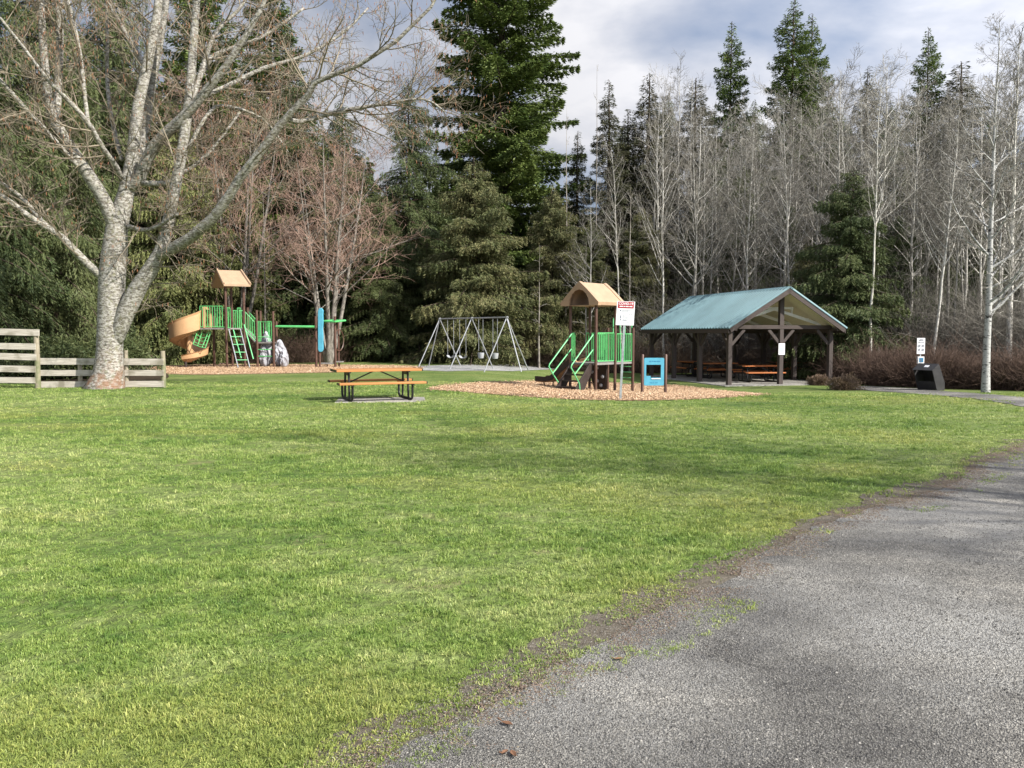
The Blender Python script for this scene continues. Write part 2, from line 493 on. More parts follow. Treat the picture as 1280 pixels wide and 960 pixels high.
def mat_chips():
    m, nt, out = new_mat('wood_chips')
    p = pos(nt)
    vo = N(nt, 'ShaderNodeTexVoronoi', Scale=45); nt.links.new(scaled(nt, p, (1, .7, 1)), vo.inputs['Vector'])
    sx = nt.nodes.new('ShaderNodeSeparateColor'); nt.links.new(vo.outputs['Color'], sx.inputs[0])
    col = ramp(nt, sx.outputs[0], [(0, (.30, .19, .115)), (.4, (.42, .28, .175)), (.8, (.52, .37, .24)), (1, (.62, .48, .34))])
    n = noise(nt, p, .9, 4)
    col = mixc(nt, 1.0, col, ramp(nt, n, [(.3, (.72, .66, .6)), (.65, (1.1, 1.1, 1.1))]), 'MULTIPLY')
    principled(nt, out, col, .8, 0, .2, bump(nt, vo.outputs['Distance'], .9, .05))
    return m

def mat_dirt(name, a, b):
    m, nt, out = new_mat(name)
    p = pos(nt)
    n = noise(nt, p, 9, 6, .7); n2 = noise(nt, p, 60, 3, .7)
    c = ramp(nt, n, [(.35, a), (.65, b)])
    c = mixc(nt, ramp(nt, n2, [(.4, (.55, .55, .55)), (.6, (0, 0, 0))]), c, tuple(x * .45 for x in a))
    principled(nt, out, c, .9, 0, .15, bump(nt, n2, .8, .02))
    return m

M_lawn = mat_lawn(); M_blade = mat_blades()
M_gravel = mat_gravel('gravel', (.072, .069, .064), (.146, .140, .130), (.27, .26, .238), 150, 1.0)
M_greyg = mat_gravel('pea_gravel', (.13, .13, .13), (.24, .24, .24), (.38, .38, .37), 40, .3)
M_chip = mat_chips()
M_dirt = mat_dirt('bare_earth', (.105, .088, .066), (.175, .155, .125))
M_floor = mat_dirt('forest_litter', (.022, .016, .010), (.075, .052, .032))
M_conc = mat_gravel('concrete', (.19, .18, .165), (.25, .24, .22), (.31, .30, .28), 30, .6)

def lines(lo, a, b, hi, st):
    return np.concatenate([np.array(lo), np.arange(a, b + 1e-6, st), np.array(hi)])
gx = lines([-600, -250, -110, -60], -40, 40, [60, 110, 250, 600], .5)
gy = lines([-200, -60, -20], -6, 66, [80, 110, 180, 350, 900], .5)
X, Y = np.meshgrid(gx, gy); Z = gz(X, Y)
V = np.stack([X, Y, Z], -1).reshape(-1, 3); nx, ny = len(gx), len(gy)
i, j = np.meshgrid(np.arange(nx - 1), np.arange(ny - 1))
Q = np.stack([j * nx + i, j * nx + i + 1, (j + 1) * nx + i + 1, (j + 1) * nx + i], -1).reshape(-1, 4)

def dryness(x, y):
    near = (y < 22)
    d = np.full(x.shape, 9.0); d[near] = dist_poly(np.array(path_pts), x[near], y[near])
    a = np.clip(1 - d / 1.3, 0, 1) * np.clip((fbm(x * 1.0, y * 1.0, 5) - .42) * 3.2, 0, 1) * np.clip((x + 1.2) / 2.5, .15, 1)
    b = np.clip((fbm(x * .5 + 40, y * .9, 8) - .56) * 3.2, 0, .55)
    return np.clip(a * .75 + b * .7, 0, .8)

o = link(bpy.data.objects.new('lawn', mesh_np('lawn', V, Q, None, M_lawn, True, {'dry': dryness(V[:, 0], V[:, 1])})))
kind(o, 'structure')
kind(verge(), 'structure')
def crumbs(n, seed):
    rng = np.random.default_rng(seed); pp = np.array(path_pts)[2:20]
    i = rng.integers(0, len(pp) - 1, n); seg = np.linalg.norm(pp[1:] - pp[:-1], axis=1); i = rng.choice(len(pp) - 1, n, p=seg / seg.sum())
    f = rng.random(n)[:, None]; b = pp[i] * (1 - f) + pp[i + 1] * f; t_ = nrm(pp[i + 1] - pp[i]); nn = np.stack([-t_[:, 1], t_[:, 0]], 1)
    w_ = rng.normal(-.03, .13, n) * (.35 + 1.3 * fbm(b[:, 0] * 1.1, b[:, 1] * 1.1, seed))
    p = b + nn * w_[:, None]; x, y = p[:, 0], p[:, 1]
    ok = fbm(x * 2.5, y * 2.5, seed + 3) > .40 + .25 * np.abs(w_) ; x, y = x[ok], y[ok]; n = len(x)
    s = rng.uniform(.002, .0065, n); base = np.array([[1, 0, 0], [0, 1, 0], [-1, 0, 0], [0, -1, 0], [.1, .1, .6]], float)
    B = base[None] * (1 + rng.uniform(-.5, .5, (n, 5, 3))); a = rng.uniform(0, 6.28, n); ca, sa = np.cos(a)[:, None], np.sin(a)[:, None]
    V = np.stack([x[:, None] + (B[:, :, 0] * ca - B[:, :, 1] * sa) * s[:, None], y[:, None] + (B[:, :, 0] * sa + B[:, :, 1] * ca) * s[:, None], gz(x, y)[:, None] + .0145 + B[:, :, 2] * s[:, None]], -1).reshape(-1, 3)
    T = (np.arange(n)[:, None, None] * 5 + np.array([[0, 1, 4], [1, 2, 4], [2, 3, 4], [3, 0, 4]])[None]).reshape(-1, 3)
    m, nt, out = new_mat('soil_crumbs'); g = nt.nodes.new('ShaderNodeNewGeometry')
    principled(nt, out, ramp(nt, g.outputs['Random Per Island'], [(0, (.07, .05, .036)), (.5, (.145, .105, .080)), (.9, (.22, .175, .14)), (1, (.16, .17, .06))]), .9, 0, .15)
    return mesh_np('loose_soil', V, None, T, m)
o = link(bpy.data.objects.new('loose_soil', crumbs(60000, 5)))
tag(o, 'brown soil crumbs along the worn edge between lawn and path', 'soil', kind='stuff')
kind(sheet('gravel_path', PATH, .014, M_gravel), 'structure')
kind(sheet('wood_chip_bed', chipR, .014, M_chip), 'structure')
kind(sheet('wood_chip_bed', chipL, .014, M_chip), 'structure')
kind(sheet('swing_gravel', swingpad, .014, M_greyg), 'structure')
ff = np.array([(-60., 47.5), (-22, 47.5), (-14, 49.5), (-6, 52.5), (0, 52), (3.0, 48), (6, 46.5), (10, 46.5), (13, 43.5), (14.5, 39.0), (16.2, 36.2), (20, 33.4), (24, 31.6), (40, 28.5), (90, 26), (140, 120), (-140, 120)])
ff2 = np.array([(-60., 27.4), (-30., 27.2), (-16, 27.0), (-12.4, 27.6), (-13.2, 31), (-15.6, 36), (-18.5, 41.5), (-24, 47.49), (-60, 47.49)])
kind(sheet('forest_floor', dense_poly(ff, .6, .5, 41), .02, M_floor), 'structure')
kind(sheet('forest_floor', dense_poly(ff2, .6, .4, 43), .018, M_floor), 'structure')

# concrete pad below the front picnic table
TB = G(471, 499.5); TYAW = rad(22)
def rect(c, w, d, yaw):
    cs, sn = math.cos(yaw), math.sin(yaw)
    return np.array([(c[0] + a * w / 2 * cs - b * d / 2 * sn, c[1] + a * w / 2 * sn + b * d / 2 * cs) for a, b in ((-1, -1), (1, -1), (1, 1), (-1, 1))])
padc = (TB.x + .13, TB.y - .1); PAD = rect(padc, 2.2, 1.45, rad(8))
mb = MB(); mb.prism([tuple(p) for p in PAD], (0, 0, -.12), (1, 0, 0), (0, 1, 0), (0, 0, .130))
kind(mb.build('concrete_pad', M_conc, bevel=.01), 'structure')

# ---- grass blades, real geometry, thick near the camera and thinning out
def blades(n_try, y0, y1, seed, D):
    rng = np.random.default_rng(seed)
    # Y with density ~ 1/Y  (area widens with Y, so density per square metre ~ 1/Y^2)
    y = y0 * (y1 / y0) ** rng.random(n_try)
    x = rng.uniform(-1, 1, n_try) * (.67 * y + 1.2)
    ok = np.ones(n_try, bool)
    ins = inside(PATH, x, y)
    dd = dist_poly(np.array(path_pts), x, y)
    nz = fbm(x * 2.3, y * 2.3, 51)
    stray = ins & (dd < .38) & (nz > .53) & (rng.random(n_try) < .5)
    ok &= (~ins) | stray
    edge = np.clip(dd / .22 + (nz - .5) * 3.2 + .12, .04, 1)
    ok &= stray | (rng.random(n_try) < edge)
    ok &= ~inside(chipR, x, y) & ~inside(padc + (PAD - padc) * .95, x, y)
    bare = fbm(x * 1.1 + 7, y * 1.1, 61)
    ok &= (bare < .60) | (rng.random(n_try) < .4)
    x = x[ok]; y = y[ok]; dd = dd[ok]; n0 = len(x); M_ = 12
    tuft = fbm(x * 1.3, y * 1.3, 71, 4); tuft2 = fbm(x * 5, y * 5, 73, 3)
    th = (.30 + .9 * np.clip(tuft - .2, 0, 1) + 1.1 * np.clip(tuft2 - .35, 0, 1)) * rng.uniform(.6, 1.35, n0) * np.clip(dd / .35, .7, 1)
    trnd = rng.random(n0)
    size = (y / 4) ** .5
    rt = rng.uniform(.010, .026, n0) * size ** 1.3
    rep = lambda q: np.repeat(q, M_)
    n = n0 * M_
    oa = rng.uniform(0, 2 * np.pi, n); orr = np.abs(rng.normal(0, 1, n)) * rep(rt)
    x = rep(x) + np.cos(oa) * orr; y = rep(y) + np.sin(oa) * orr
    size = rep(size)
    h = rng.uniform(.014, .036, n) * rep(th) * size ** .6
    w = rng.uniform(.0020, .0040, n) * size * 1.3
    az = oa + rng.normal(0, .7, n); fac = rng.uniform(0, 2 * np.pi, n)
    lean = rng.uniform(.2, 1.5, n) * np.clip(.4 + .6 * orr / rep(rt), .3, 1.5)
    rnd_ = np.clip(.55 * rep(trnd) + .45 * rng.random(n), 0, 1)
    z = gz(x, y) + .009 * (rep(dd) < .7)
    b = np.stack([x, y, z], -1); d = np.stack([np.cos(az), np.sin(az), 0 * az], -1); wv = np.stack([np.cos(fac), np.sin(fac), 0 * az], -1)
    m = b + d * (h * lean * .35)[:, None]; m[:, 2] += h * .62
    t = b + d * (h * lean)[:, None]; t[:, 2] += h * (1.1 - .45 * lean)
    W = w[:, None] * wv
    Vv = np.stack([b - W * .5, b + W * .5, m + W * .42, m - W * .42, t], 1).reshape(-1, 3)
    k = np.arange(n)[:, None] * 5
    Qq = k + np.array([[0, 1, 2, 3]]); T = k + np.array([[3, 2, 4]])
    r = np.repeat(rnd_, 5); dr = np.repeat(dryness(x, y), 5)
    return mesh_np('lawn_grass', Vv, Qq, T, M_blade, False, {'rnd': r, 'dry': dr})
o = link(bpy.data.objects.new('lawn_grass', blades(92000, 2.7, 28, 5, 1)))
tag(o, 'short green lawn grass with paler worn patches', 'grass', kind='stuff')

# ---- loose stones on the path, chips on the play bed
def pebbles(n, seed):
    rng = np.random.default_rng(seed)
    y = 2.7 * (11 / 2.7) ** rng.random(n); x = rng.uniform(-.3, 1, n) * (.67 * y + .4)
    d_ = dist_poly(np.array(path_pts), x, y); in0 = inside(PATH, x, y); ins = in0 | ((d_ < .34) & (rng.random(len(x)) < .75 * np.clip(1 - d_ / .34, 0, 1) * np.clip((fbm(x * 3, y * 3, 91) - .3) * 3, 0, 1))); x = x[ins]; y = y[ins]; n = len(x)
    dens = fbm(x * 1.5, y * 1.5, 77)
    s = rng.uniform(.0022, .0048, n) * (.8 + .9 * (rng.random(n) < .02)) * (y / 4) ** .35
    a = rng.uniform(0, 2 * np.pi, n)
    base = np.array([[1, 0, 0], [0, 1, 0], [-1, 0, 0], [0, -1, 0], [.1, .1, .7], [0, 0, -.5]], float)
    B = np.repeat(base[None], n, 0) * (1 + rng.uniform(-.3, .3, (n, 6, 3)))
    ca, sa = np.cos(a)[:, None], np.sin(a)[:, None]
    bx = B[:, :, 0] * ca - B[:, :, 1] * sa; by = B[:, :, 0] * sa + B[:, :, 1] * ca
    Vv = np.stack([x[:, None] + bx * s[:, None], y[:, None] + by * s[:, None], gz(x, y)[:, None] + .016 + B[:, :, 2] * s[:, None]], -1)
    T0 = np.array([[0, 1, 4], [1, 2, 4], [2, 3, 4], [3, 0, 4]])
    T = (np.arange(n)[:, None, None] * 6 + T0[None]).reshape(-1, 3)
    m, nt, out = new_mat('loose_stone')
    g = nt.nodes.new('ShaderNodeNewGeometry')
    c = ramp(nt, g.outputs['Random Per Island'], [(0, (.038, .036, .034)), (.45, (.115, .11, .10)), (.85, (.22, .21, .19)), (1, (.33, .315, .285))])
    principled(nt, out, c, .8, 0, .3)
    return mesh_np('loose_gravel', Vv.reshape(-1, 3), None, T, m)
o = link(bpy.data.objects.new('loose_gravel', pebbles(220000, 9)))
tag(o, 'loose grey gravel scattered over the path', 'gravel', kind='stuff')

def chips(poly, n, seed):
    rng = np.random.default_rng(seed)
    lo, hi = poly.min(0), poly.max(0)
    x = rng.uniform(lo[0], hi[0], n); y = rng.uniform(lo[1], hi[1], n)
    ins = inside(poly, x, y) | ((dist_poly(poly, x, y) < .35) & (rng.random(n) < .15)); x = x[ins]; y = y[ins]; n = len(x)
    az = rng.uniform(0, 2 * np.pi, n)
    d = nrm(np.stack([np.cos(az), np.sin(az), rng.normal(.1, .35, n)], -1))
    p = np.stack([x, y, gz(x, y) + .02 + rng.uniform(0, .03, n)], -1)
    L = rng.uniform(.02, .05, n)
    pts = p[:, None, :] + d[:, None, :] * L[:, None, None] * np.array([-.5, .5])[None, :, None]
    return bulk_tubes(pts, np.repeat(rng.uniform(.006, .012, n)[:, None], 2, 1), 4)
m, nt, out = new_mat('chip_pieces')
g = nt.nodes.new('ShaderNodeNewGeometry')
principled(nt, out, ramp(nt, g.outputs['Random Per Island'], [(0, (.30, .19, .115)), (.4, (.42, .28, .175)), (.8, (.52, .37, .24)), (1, (.62, .48, .34))]), .8, 0, .2)
V, Q = cat([chips(chipR, 60000, 3), chips(chipL, 24000, 4)])
o = link(bpy.data.objects.new('wood_chips', mesh_np('wood_chips', V, Q, None, m)))
tag(o, 'orange tan wood chips covering both play areas', 'wood chips', kind='stuff')

# fallen leaves on the path
M_dead = mat_simple('dead_leaf', (.17, .085, .045), .7, 0, .4, 30)
for (px, py, L, rz, lab) in ((773.7, 829, .05, .3, 'curled brown fallen leaf lying alone on the gravel path well above the bottom edge'),
                         (634, 911, .055, -.5, 'dark reddish fallen leaf on gravel just above the pair of leaves'),
                         (641.5, 949, .05, 1.9, 'red brown fallen leaf on gravel, right one of the low pair'),
                         (631, 947, .04, .9, 'small tan fallen leaf on gravel, left one of the low pair')):
    g = G(px, py); mb = MB()
    prof = [(-.5, 0), (-.3, .16), (0, .24), (.25, .17), (.5, .0)]
    vs = []; 
    for t, w in prof:
        for s in (-1, 0, 1): vs.append((t * L, s * w * L, .006 + .22 * L * (s * s * w * 2 + t * t * .9)))
    fs = [(i * 3 + k, i * 3 + k + 1, i * 3 + k + 4, i * 3 + k + 3) for i in range(4) for k in range(2)]
    top = len(vs); vs2 = vs + [(a, b, c - .0015) for a, b, c in vs]
    fs2 = fs + [tuple(top + i for i in reversed(f)) for f in fs]
    mb.add(vs2, fs2); mb.bar((-.5 * L, 0, .012), (-.85 * L, .02 * L, .02), .003, .003)
    o = mb.build('fallen_leaf', M_dead); o.location = (g.x, g.y, g.z + .017); o.rotation_euler = (0, 0, rz)
    tag(o, lab, 'leaf', 'fallen leaves on the path')
# ------------------------------------------------------------------ built things
M_black = mat_simple('black_steel', (.012, .012, .013), .4, .0, .3, 9)
M_brown = mat_simple('brown_post', (.085, .045, .032), .45, 0, .15, 5)
M_tan = mat_simple('tan_plastic', (.46, .28, .145), .5, 0, .1, 3, .4)
M_tand = mat_simple('tan_roof_plastic', (.34, .232, .15), .55, 0, .1, 3, .4)
M_green = mat_simple('green_paint', (.095, .43, .14), .38, 0, .12, 6)
M_pgreen = mat_simple('pale_green_rail', (.13, .48, .20), .38, 0, .12, 6)
M_blue = mat_simple('blue_plastic', (.072, .31, .43), .5, 0, .1, 4)
M_dkbrown = mat_simple('dark_brown_plastic', (.030, .020, .017), .5, 0, .2, 5)
M_galv = mat_simple('galvanised_steel', (.38, .40, .42), .42, .55, .2, 12)
M_swing = mat_simple('swing_steel', (.30, .31, .33), .45, .35, .2, 7)
M_deck = mat_simple('deck_coating', (.20, .19, .18), .6, 0, .15, 8)
M_white = mat_simple('white_panel', (.72, .73, .76), .5, 0, .05, 5)
M_red = mat_simple('sign_red', (.33, .012, .02), .5, 0, .1, 5)
M_ink = mat_simple('sign_ink', (.10, .11, .16), .6, 0, .1, 5)
M_inkblue = mat_simple('panel_ink', (.02, .16, .30), .6, 0, .1, 5)
M_orange = mat_wood('orange_planks', (.33, .14, .045), (.46, .215, .075), (.6, 12, 12), .45)
M_orange2 = mat_wood('red_orange_planks', (.36, .115, .035), (.48, .17, .055), (.6, 12, 12), .5)
M_rail = mat_wood('weathered_boards', (.28, .25, .21), (.54, .50, .44), (.8, 10, 16), .8, (.22, .20, .155))
M_post = mat_wood('fence_post', (.20, .17, .12), (.34, .30, .23), (14, 14, .8), .8, (.14, .15, .08))
M_timber = mat_wood('stained_timber', (.044, .034, .031), (.070, .055, .050), (9, 9, .6), .6)
M_timberb = mat_wood('stained_beam', (.040, .030, .027), (.066, .050, .045), (.8, 9, 9), .6)
M_cream = mat_wood('roof_decking', (.60, .56, .40), (.72, .68, .50), (1, 6, 6), .7)
M_wtruss = mat_simple('white_truss_paint', (.80, .80, .79), .5, 0, .06, 4)
M_rock = mat_simple('moulded_rock', (.30, .30, .33), .7, 0, .35, 4, .3, .5)
M_roofm = mat_simple('blue_metal_roof', (.078, .155, .178), .42, .1, .14, .8, .5)
M_bin = mat_simple('bin_steel', (.030, .029, .031), .5, .1, .2, 5)
M_rubber = mat_simple('grey_rubber', (.30, .31, .33), .6, 0, .15, 6)

# ---- picnic tables
def picnic_table(loc, yaw, L, label, group=None, plank=M_orange, z=.77):
    t = thing('picnic_table', loc, yaw, label, 'picnic table', group)
    mb = MB()
    for i, y in enumerate((-.29, 0, .29)): mb.box((0, y, z - .025), (L, .275, .05))
    mb.build('tabletop', plank, t, bevel=.006)
    for x in (-1, 1): mb = MB(); mb.box((x * (L / 2 + .008), 0, z - .025), (.02, .87, .056)); mb.build('end_cap', M_black, t)
    for s in (-1, 1):
        mb = MB(); mb.box((0, s * .70, .445), (L, .275, .05)); be = mb.build('bench', plank, t, bevel=.006)
        for x in (-1, 1): mb = MB(); mb.box((x * (L / 2 + .008), s * .70, .445), (.02, .285, .056)); mb.build('end_cap', M_black, be)
    for s in (-1, 1):
        x = s * (L / 2 - .33)
        u = [(x, -.70, .42), (x, -.70, .16)] + [(x, -.70 + .13 * (1 - math.cos(a)), .16 - .13 * math.sin(a)) for a in (.4, .8, 1.2, 1.57)]
        u += [(x, 0, .03)] + [(x, -p[1], p[2]) for p in reversed(u)]
        mb = MB(); mb.tube(u, .03, 8)
        mb.tube([(x, -.30, .035), (x, -.24, z - .06)], .028, 8); mb.tube([(x, .30, .035), (x, .24, z - .06)], .028, 8)
        mb.bar((x, -.42, z - .065), (x, .42, z - .065), .05, .03); mb.bar((x, -.82, .405), (x, .82, .405), .045, .03)
        mb.bar((x - .045 * 0, -.30, z - .11), (x, .30, z - .11), .02, .08)
        mb.build('leg_frame', M_black, t, smooth=True)
        mb = MB(); mb.bar((s * .09, 0, z - .06), (x, 0, .42), .03, .03); mb.build('brace', M_black, t)
    return t
picnic_table((TB.x, TB.y, .011), TYAW, 2.15, 'orange plank picnic table with black tube legs standing on the open lawn')

# ---- rail fences by the big tree
def fence(name, x0, x1, y, rails, posts, label, slope=0):
    t = thing(name, (x0, y, 0), 0, label, 'fence')
    for k, (z, h, a, b, dz) in enumerate(rails):
        mb = MB(); mb.bar((a - x0, -.03, z + dz), (b - x0, -.03, z), .03, h)
        r = mb.build('rail', M_rail, t, bevel=.004)
    for x, h, r in posts:
        mb = MB(); mb.tube([(x - x0, .05, -.1), (x - x0 + .01, .05, h * .5), (x - x0, .05, h)], [r, r * .97, r * .93], 9)
        mb.build('post', M_post, t, smooth=True)
    return t
k = 24.6 / 1000
def fx(px): return (px - 640) * k
fence('rail_fence', fx(-110), fx(51), 24.6, [(1.70, .20, fx(-110), fx(51), .10), (1.27, .19, fx(-110), fx(46), .08), (.95, .20, fx(-110), fx(46.3), .10), (.58, .20, fx(-110), fx(45), .06), (.24, .18, fx(-110), fx(44), .03)],
      [(fx(45), 1.68, .085), (fx(-40), 1.75, .085), (fx(-105), 1.75, .085)], 'tall weathered five rail wooden fence at the left edge of the lawn')
fence('rail_fence', fx(44), fx(203), 24.75, [(.80, .20, fx(46), fx(202), .02), (.46, .18, fx(45), fx(202), .0), (.12, .19, fx(43), fx(202), -.02)],
      [(fx(200), 1.14, .075), (fx(153.5), 1.16, .065), (fx(95), .9, .07)], 'low three rail wooden fence passing behind the big pale tree')

# ---- sign on a pole in front of the small play set
g = G(775, 500.5)
t = thing('warning_sign', (g.x, g.y, g.z), 0, 'white notice with red COVID-19 heading on a leaning galvanised post', 'sign')
lean = .115
mb = MB(); mb.bar((0, 0, -.1), (lean, 0, 2.46), .055, .05, up=(0, 1, 0)); mb.build('post', M_galv, t)
def sg(px, py, dy=-.034): return P(px, py, g.y + dy) - g
a, b, c_, d = sg(771.5, 376.3), sg(794, 377), sg(793, 407.2), sg(769.6, 406.2)
ax = (b - a); ay = (a - d)
ux = ax.normalized(); uz = ay.normalized()
def onsign(u, v, dy): return d + ax * u + ay * v + Vector((0, dy, 0))
mb = MB(); mb.prism([(0, 0), (ax.length, 0), (ax.length, ay.length), (0, ay.length)], d, ux, uz, (0, .006, 0)); pn = mb.build('panel', M_white, t)
def sbar(mb, u0, u1, v0, v1, dy, th=.002):
    o = onsign(u0, v0, dy); mb.prism([(0, 0), (ax.length * (u1 - u0), 0), (ax.length * (u1 - u0), ay.length * (v1 - v0)), (0, ay.length * (v1 - v0))], o, ux, uz, (0, -th, 0))
mb = MB(); sbar(mb, .06, .94, .71, .98, -.001); mb.build('heading_band', M_red, pn)
o = onsign(.5, .895, -.004)
Mt = Matrix.Translation(o) @ Matrix((ux, uz, -ux.cross(uz) * -1)).transposed().to_4x4()
text(pn, 'COVID-19', .082, Mt, M_white, 'lettering', .002)
mb = MB()
for u0, u1 in ((.15, .34), (.37, .45), (.48, .66), (.69, .86)): sbar(mb, u0, u1, .765, .805, -.004)
mb.build('lettering', M_white, pn)
rg = random.Random(3)
for v, u0, u1 in ((.63, .3, .9), (.585, .3, .64), (.51, .18, .58), (.47, .62, .9), (.40, .36, .52), (.35, .36, .84), (.30, .36, .66), (.23, .36, .82), (.20, .36, .6), (.13, .18, .5), (.13, .6, .8)):
    u = u0; mb = MB()
    while u < u1 - .02:
        w = min(rg.uniform(.04, .1), u1 - u); sbar(mb, u, u + w, v - .007, v + .007, -.002); u += w + .022
    mb.build('lettering', M_ink, pn)
for u, v in ((.22, .61), (.25, .38), (.24, .31), (.25, .225)): mb = MB(); sbar(mb, u - .035, u + .035, v - .022, v + .022, -.002); mb.build('pictogram', M_ink, pn)

# ---- small play set on the right
def rod(name, pts, r, mat, parent, n=8):
    mb = MB(); mb.tube(pts, r, n); return mb.build(name, mat, parent, smooth=True)
def guard(parent, p0, p1, z0, z1, mat, nb, name='guardrail', r=.0125, slope=0):
    p0, p1 = Vector(p0), Vector(p1); up = Vector((0, 0, 1)); mb = MB()
    sl = Vector((0, 0, slope))
    mb.tube([p0 + up * z0, p1 + up * z0 + sl], r * 1.25, 6); mb.tube([p0 + up * z1, p1 + up * z1 + sl], r * 1.25, 6)
    for i in range(nb):
        q = p0.lerp(p1, i / (nb - 1)); s2 = sl * (i / (nb - 1)); mb.tube([q + up * z0 + s2, q + up * z1 + s2], r, 6)
    return mb.build(name, mat, parent, smooth=True)

s = 1.07; ry = -rad(43)
g2 = G(744.5, 489.3)
R = Matrix.Rotation(ry, 3, 'Z')
cen = Vector((g2.x, g2.y, 0)) - R @ Vector((s / 2, -s / 2, 0))
z0 = gzf(cen.x, cen.y) + .012
t = thing('play_set', (cen.x, cen.y, z0), ry, 'small play set with tan roof, green railings, stairs and slide beside the shelter', 'playground')
h = s / 2
for x, y, z in ((-h, -h, 2.92), (h, -h, 2.92), (h, h, 2.92), (-h, h, 2.92), (h, h + 1.05, 2.12), (-h, h + 1.05, 2.12)):
    mb = MB(); mb.tube([(x, y, -.2), (x, y, z)], .05, 12)
    mb.build('post', M_brown, t, smooth=True)
mb = MB(); mb.box((0, 0, .91), (s - .02, s - .02, .07)); mb.box((0, h + .525, .908), (s - .02, 1.02, .07)); mb.build('deck', M_deck, t, bevel=.006)
# roof
def arch(w, zb, zt, n=9): return [(w * math.cos(math.pi * i / (n - 1)), zb + (zt - zb) * math.sin(math.pi * i / (n - 1))) for i in range(n)]
ow, zb, za = .74, 2.84, 3.60
outer = [(ow, zb), (ow + .02, zb + .1), (ow - .06, zb + .17), (.30, za - .24), (0, za), (-.30, za - .24), (-ow + .06, zb + .17), (-ow - .02, zb + .1), (-ow, zb)]
inner = arch(.42, zb - .002, 3.36)
def scale_poly(p, k, cz): return [(a * k, (b - cz) * k + cz) for a, b in p]
mb = MB(); mb.frame(outer, inner, (0, -.70, 0), (1, 0, 0), (0, 0, 1), (0, 1.40, 0)); rf = mb.build('roof', M_tand, t, smooth=True)
for y in (-.76, .60):
    mb = MB(); mb.frame(scale_poly(outer, 1.05, 3.1), scale_poly(inner, 1.0, 2.9), (0, y, 0), (1, 0, 0), (0, 0, 1), (0, .16, 0)); mb.build('trim', M_tand, rf, smooth=True)
# guardrails
guard(t, (h, -h + .09, 0), (h, h - .08, 0), 1.0, 1.93, M_green, 9)
guard(t, (h, h + .09, 0), (h, h + .97, 0), .97, 1.90, M_green, 9)
guard(t, (-h, h + .09, 0), (-h, h + .97, 0), .97, 1.90, M_green, 9)
guard(t, (-h + .07, h, 0), (-h + .24, h, 0), 1.0, 1.93, M_green, 3)
guard(t, (h - .24, h, 0), (h - .07, h, 0), 1.0, 1.93, M_green, 3)
for y in (-h + .1, h - .2): guard(t, (-h, y, 0), (-h, y + .14, 0), 1.0, 1.93, M_green, 2)
for x in (-h + .09, h - .09): guard(t, (x - .04, -h, 0), (x + .05, -h, 0), 1.0, 1.90, M_green, 2)
# arched hand loops over the ladder on the far end
for x in (-.25, .25):
    yy = h + 1.05
    pts = [(x, yy - .08, .98), (x, yy - .08, 2.35)] + [(x, yy + .12 - .20 * math.cos(a), 2.35 + .18 * math.sin(a)) for a in (.5, 1, 1.57, 2.1, 2.6)] + [(x, yy + .32, 2.3), (x, yy + .45, .2)]
    rod('hand_loop', pts, .02, M_pgreen, t)
for i in range(4): rod('ladder_rung', [(-.25, h + 1.40 + .02 * i, .75 - .2 * i), (.25, h + 1.40 + .02 * i, .75 - .2 * i)], .018, M_pgreen, t, 6)
# stairs and handrails
run = .70
for x in (-.40, .40):
    mb = MB(); mb.prism([(-h - .02, .93), (-h - .02, .70), (-h - run + .20, 0.0), (-h - run - .20, 0.0), (-h - run - .20, .16), (-h - .14, .96)], (x - .02, 0, 0), (0, 1, 0), (0, 0, 1), (.04, 0, 0))
    mb.build('stair_stringer', M_dkbrown, t, bevel=.005)
for i in range(4):
    zz = .76 - .20 * i; yy = -h - .10 - run * (i + .6) / 4.4
    mb = MB(); mb.box((0, yy, zz), (.76, .25, .045)); mb.build('stair_tread', M_dkbrown, t)
mb = MB(); mb.frame([(-.378, .0), (.378, .0), (.378, .19), (-.378, .19)], [(-.17, .04), (.17, .04), (.17, .15), (-.17, .15)], (0, -h - run - .17, 0), (1, 0, 0), (0, 0, 1), (0, .04, 0)); mb.build('stair_riser', M_dkbrown, t)
for x in (-.46, .46):
    rod('handrail', [(x, -h + .0, 1.90), (x, -h - .05, 1.88), (x, -h - 1.16, .92), (x, -h - 1.20, .84), (x, -h - 1.02, .62), (x * .95, -h - .74, .30), (x * .93, -h - .70, .10)], .022, M_pgreen, t)
    rod('handrail', [(x, -h + .0, 1.40), (x, -h - .06, 1.38), (x, -h - 1.02, .60)], .020, M_pgreen, t)
# slide
def chute(parent, path, w, wall, mat, smat):
    mb = MB(); n = len(path); vs = []
    for (x, z) in path:
        for y, dz in ((-w / 2, wall), (-w / 2 + .05, .02), (0, 0), (w / 2 - .05, .02), (w / 2, wall), (w / 2 + .03, wall), (w / 2, -.04), (-w / 2, -.04), (-w / 2 - .03, wall)):
            vs.append((x, y, z + dz))
    k = 9; fs = [(i * k + j, i * k + (j + 1) % k, (i + 1) * k + (j + 1) % k, (i + 1) * k + j) for i in range(n - 1) for j in range(k)]
    fs += [tuple(range(k)), tuple(range((n - 1) * k, n * k))]
    mb.add(vs, fs); return mb.build('slide', mat, parent, smooth=True)
sp = [(-h + .02, .95), (-h - .15, .92), (-h - .45, .72), (-h - .85, .42), (-h - 1.10, .28), (-h - 1.35, .24), (-h - 1.70, .25), (-h - 1.78, .24)]
sl = chute(t, sp, .50, .14, M_tan, None)
for y in (-.30, .30):
    mb = MB()
    for (xa, za_), (xb, zb_) in zip(sp[:-1], sp[1:]): mb.bar((xa, y, za_ + .08), (xb, y, zb_ + .08), .03, .17)
    mb.build('side_rail', M_dkbrown, sl)
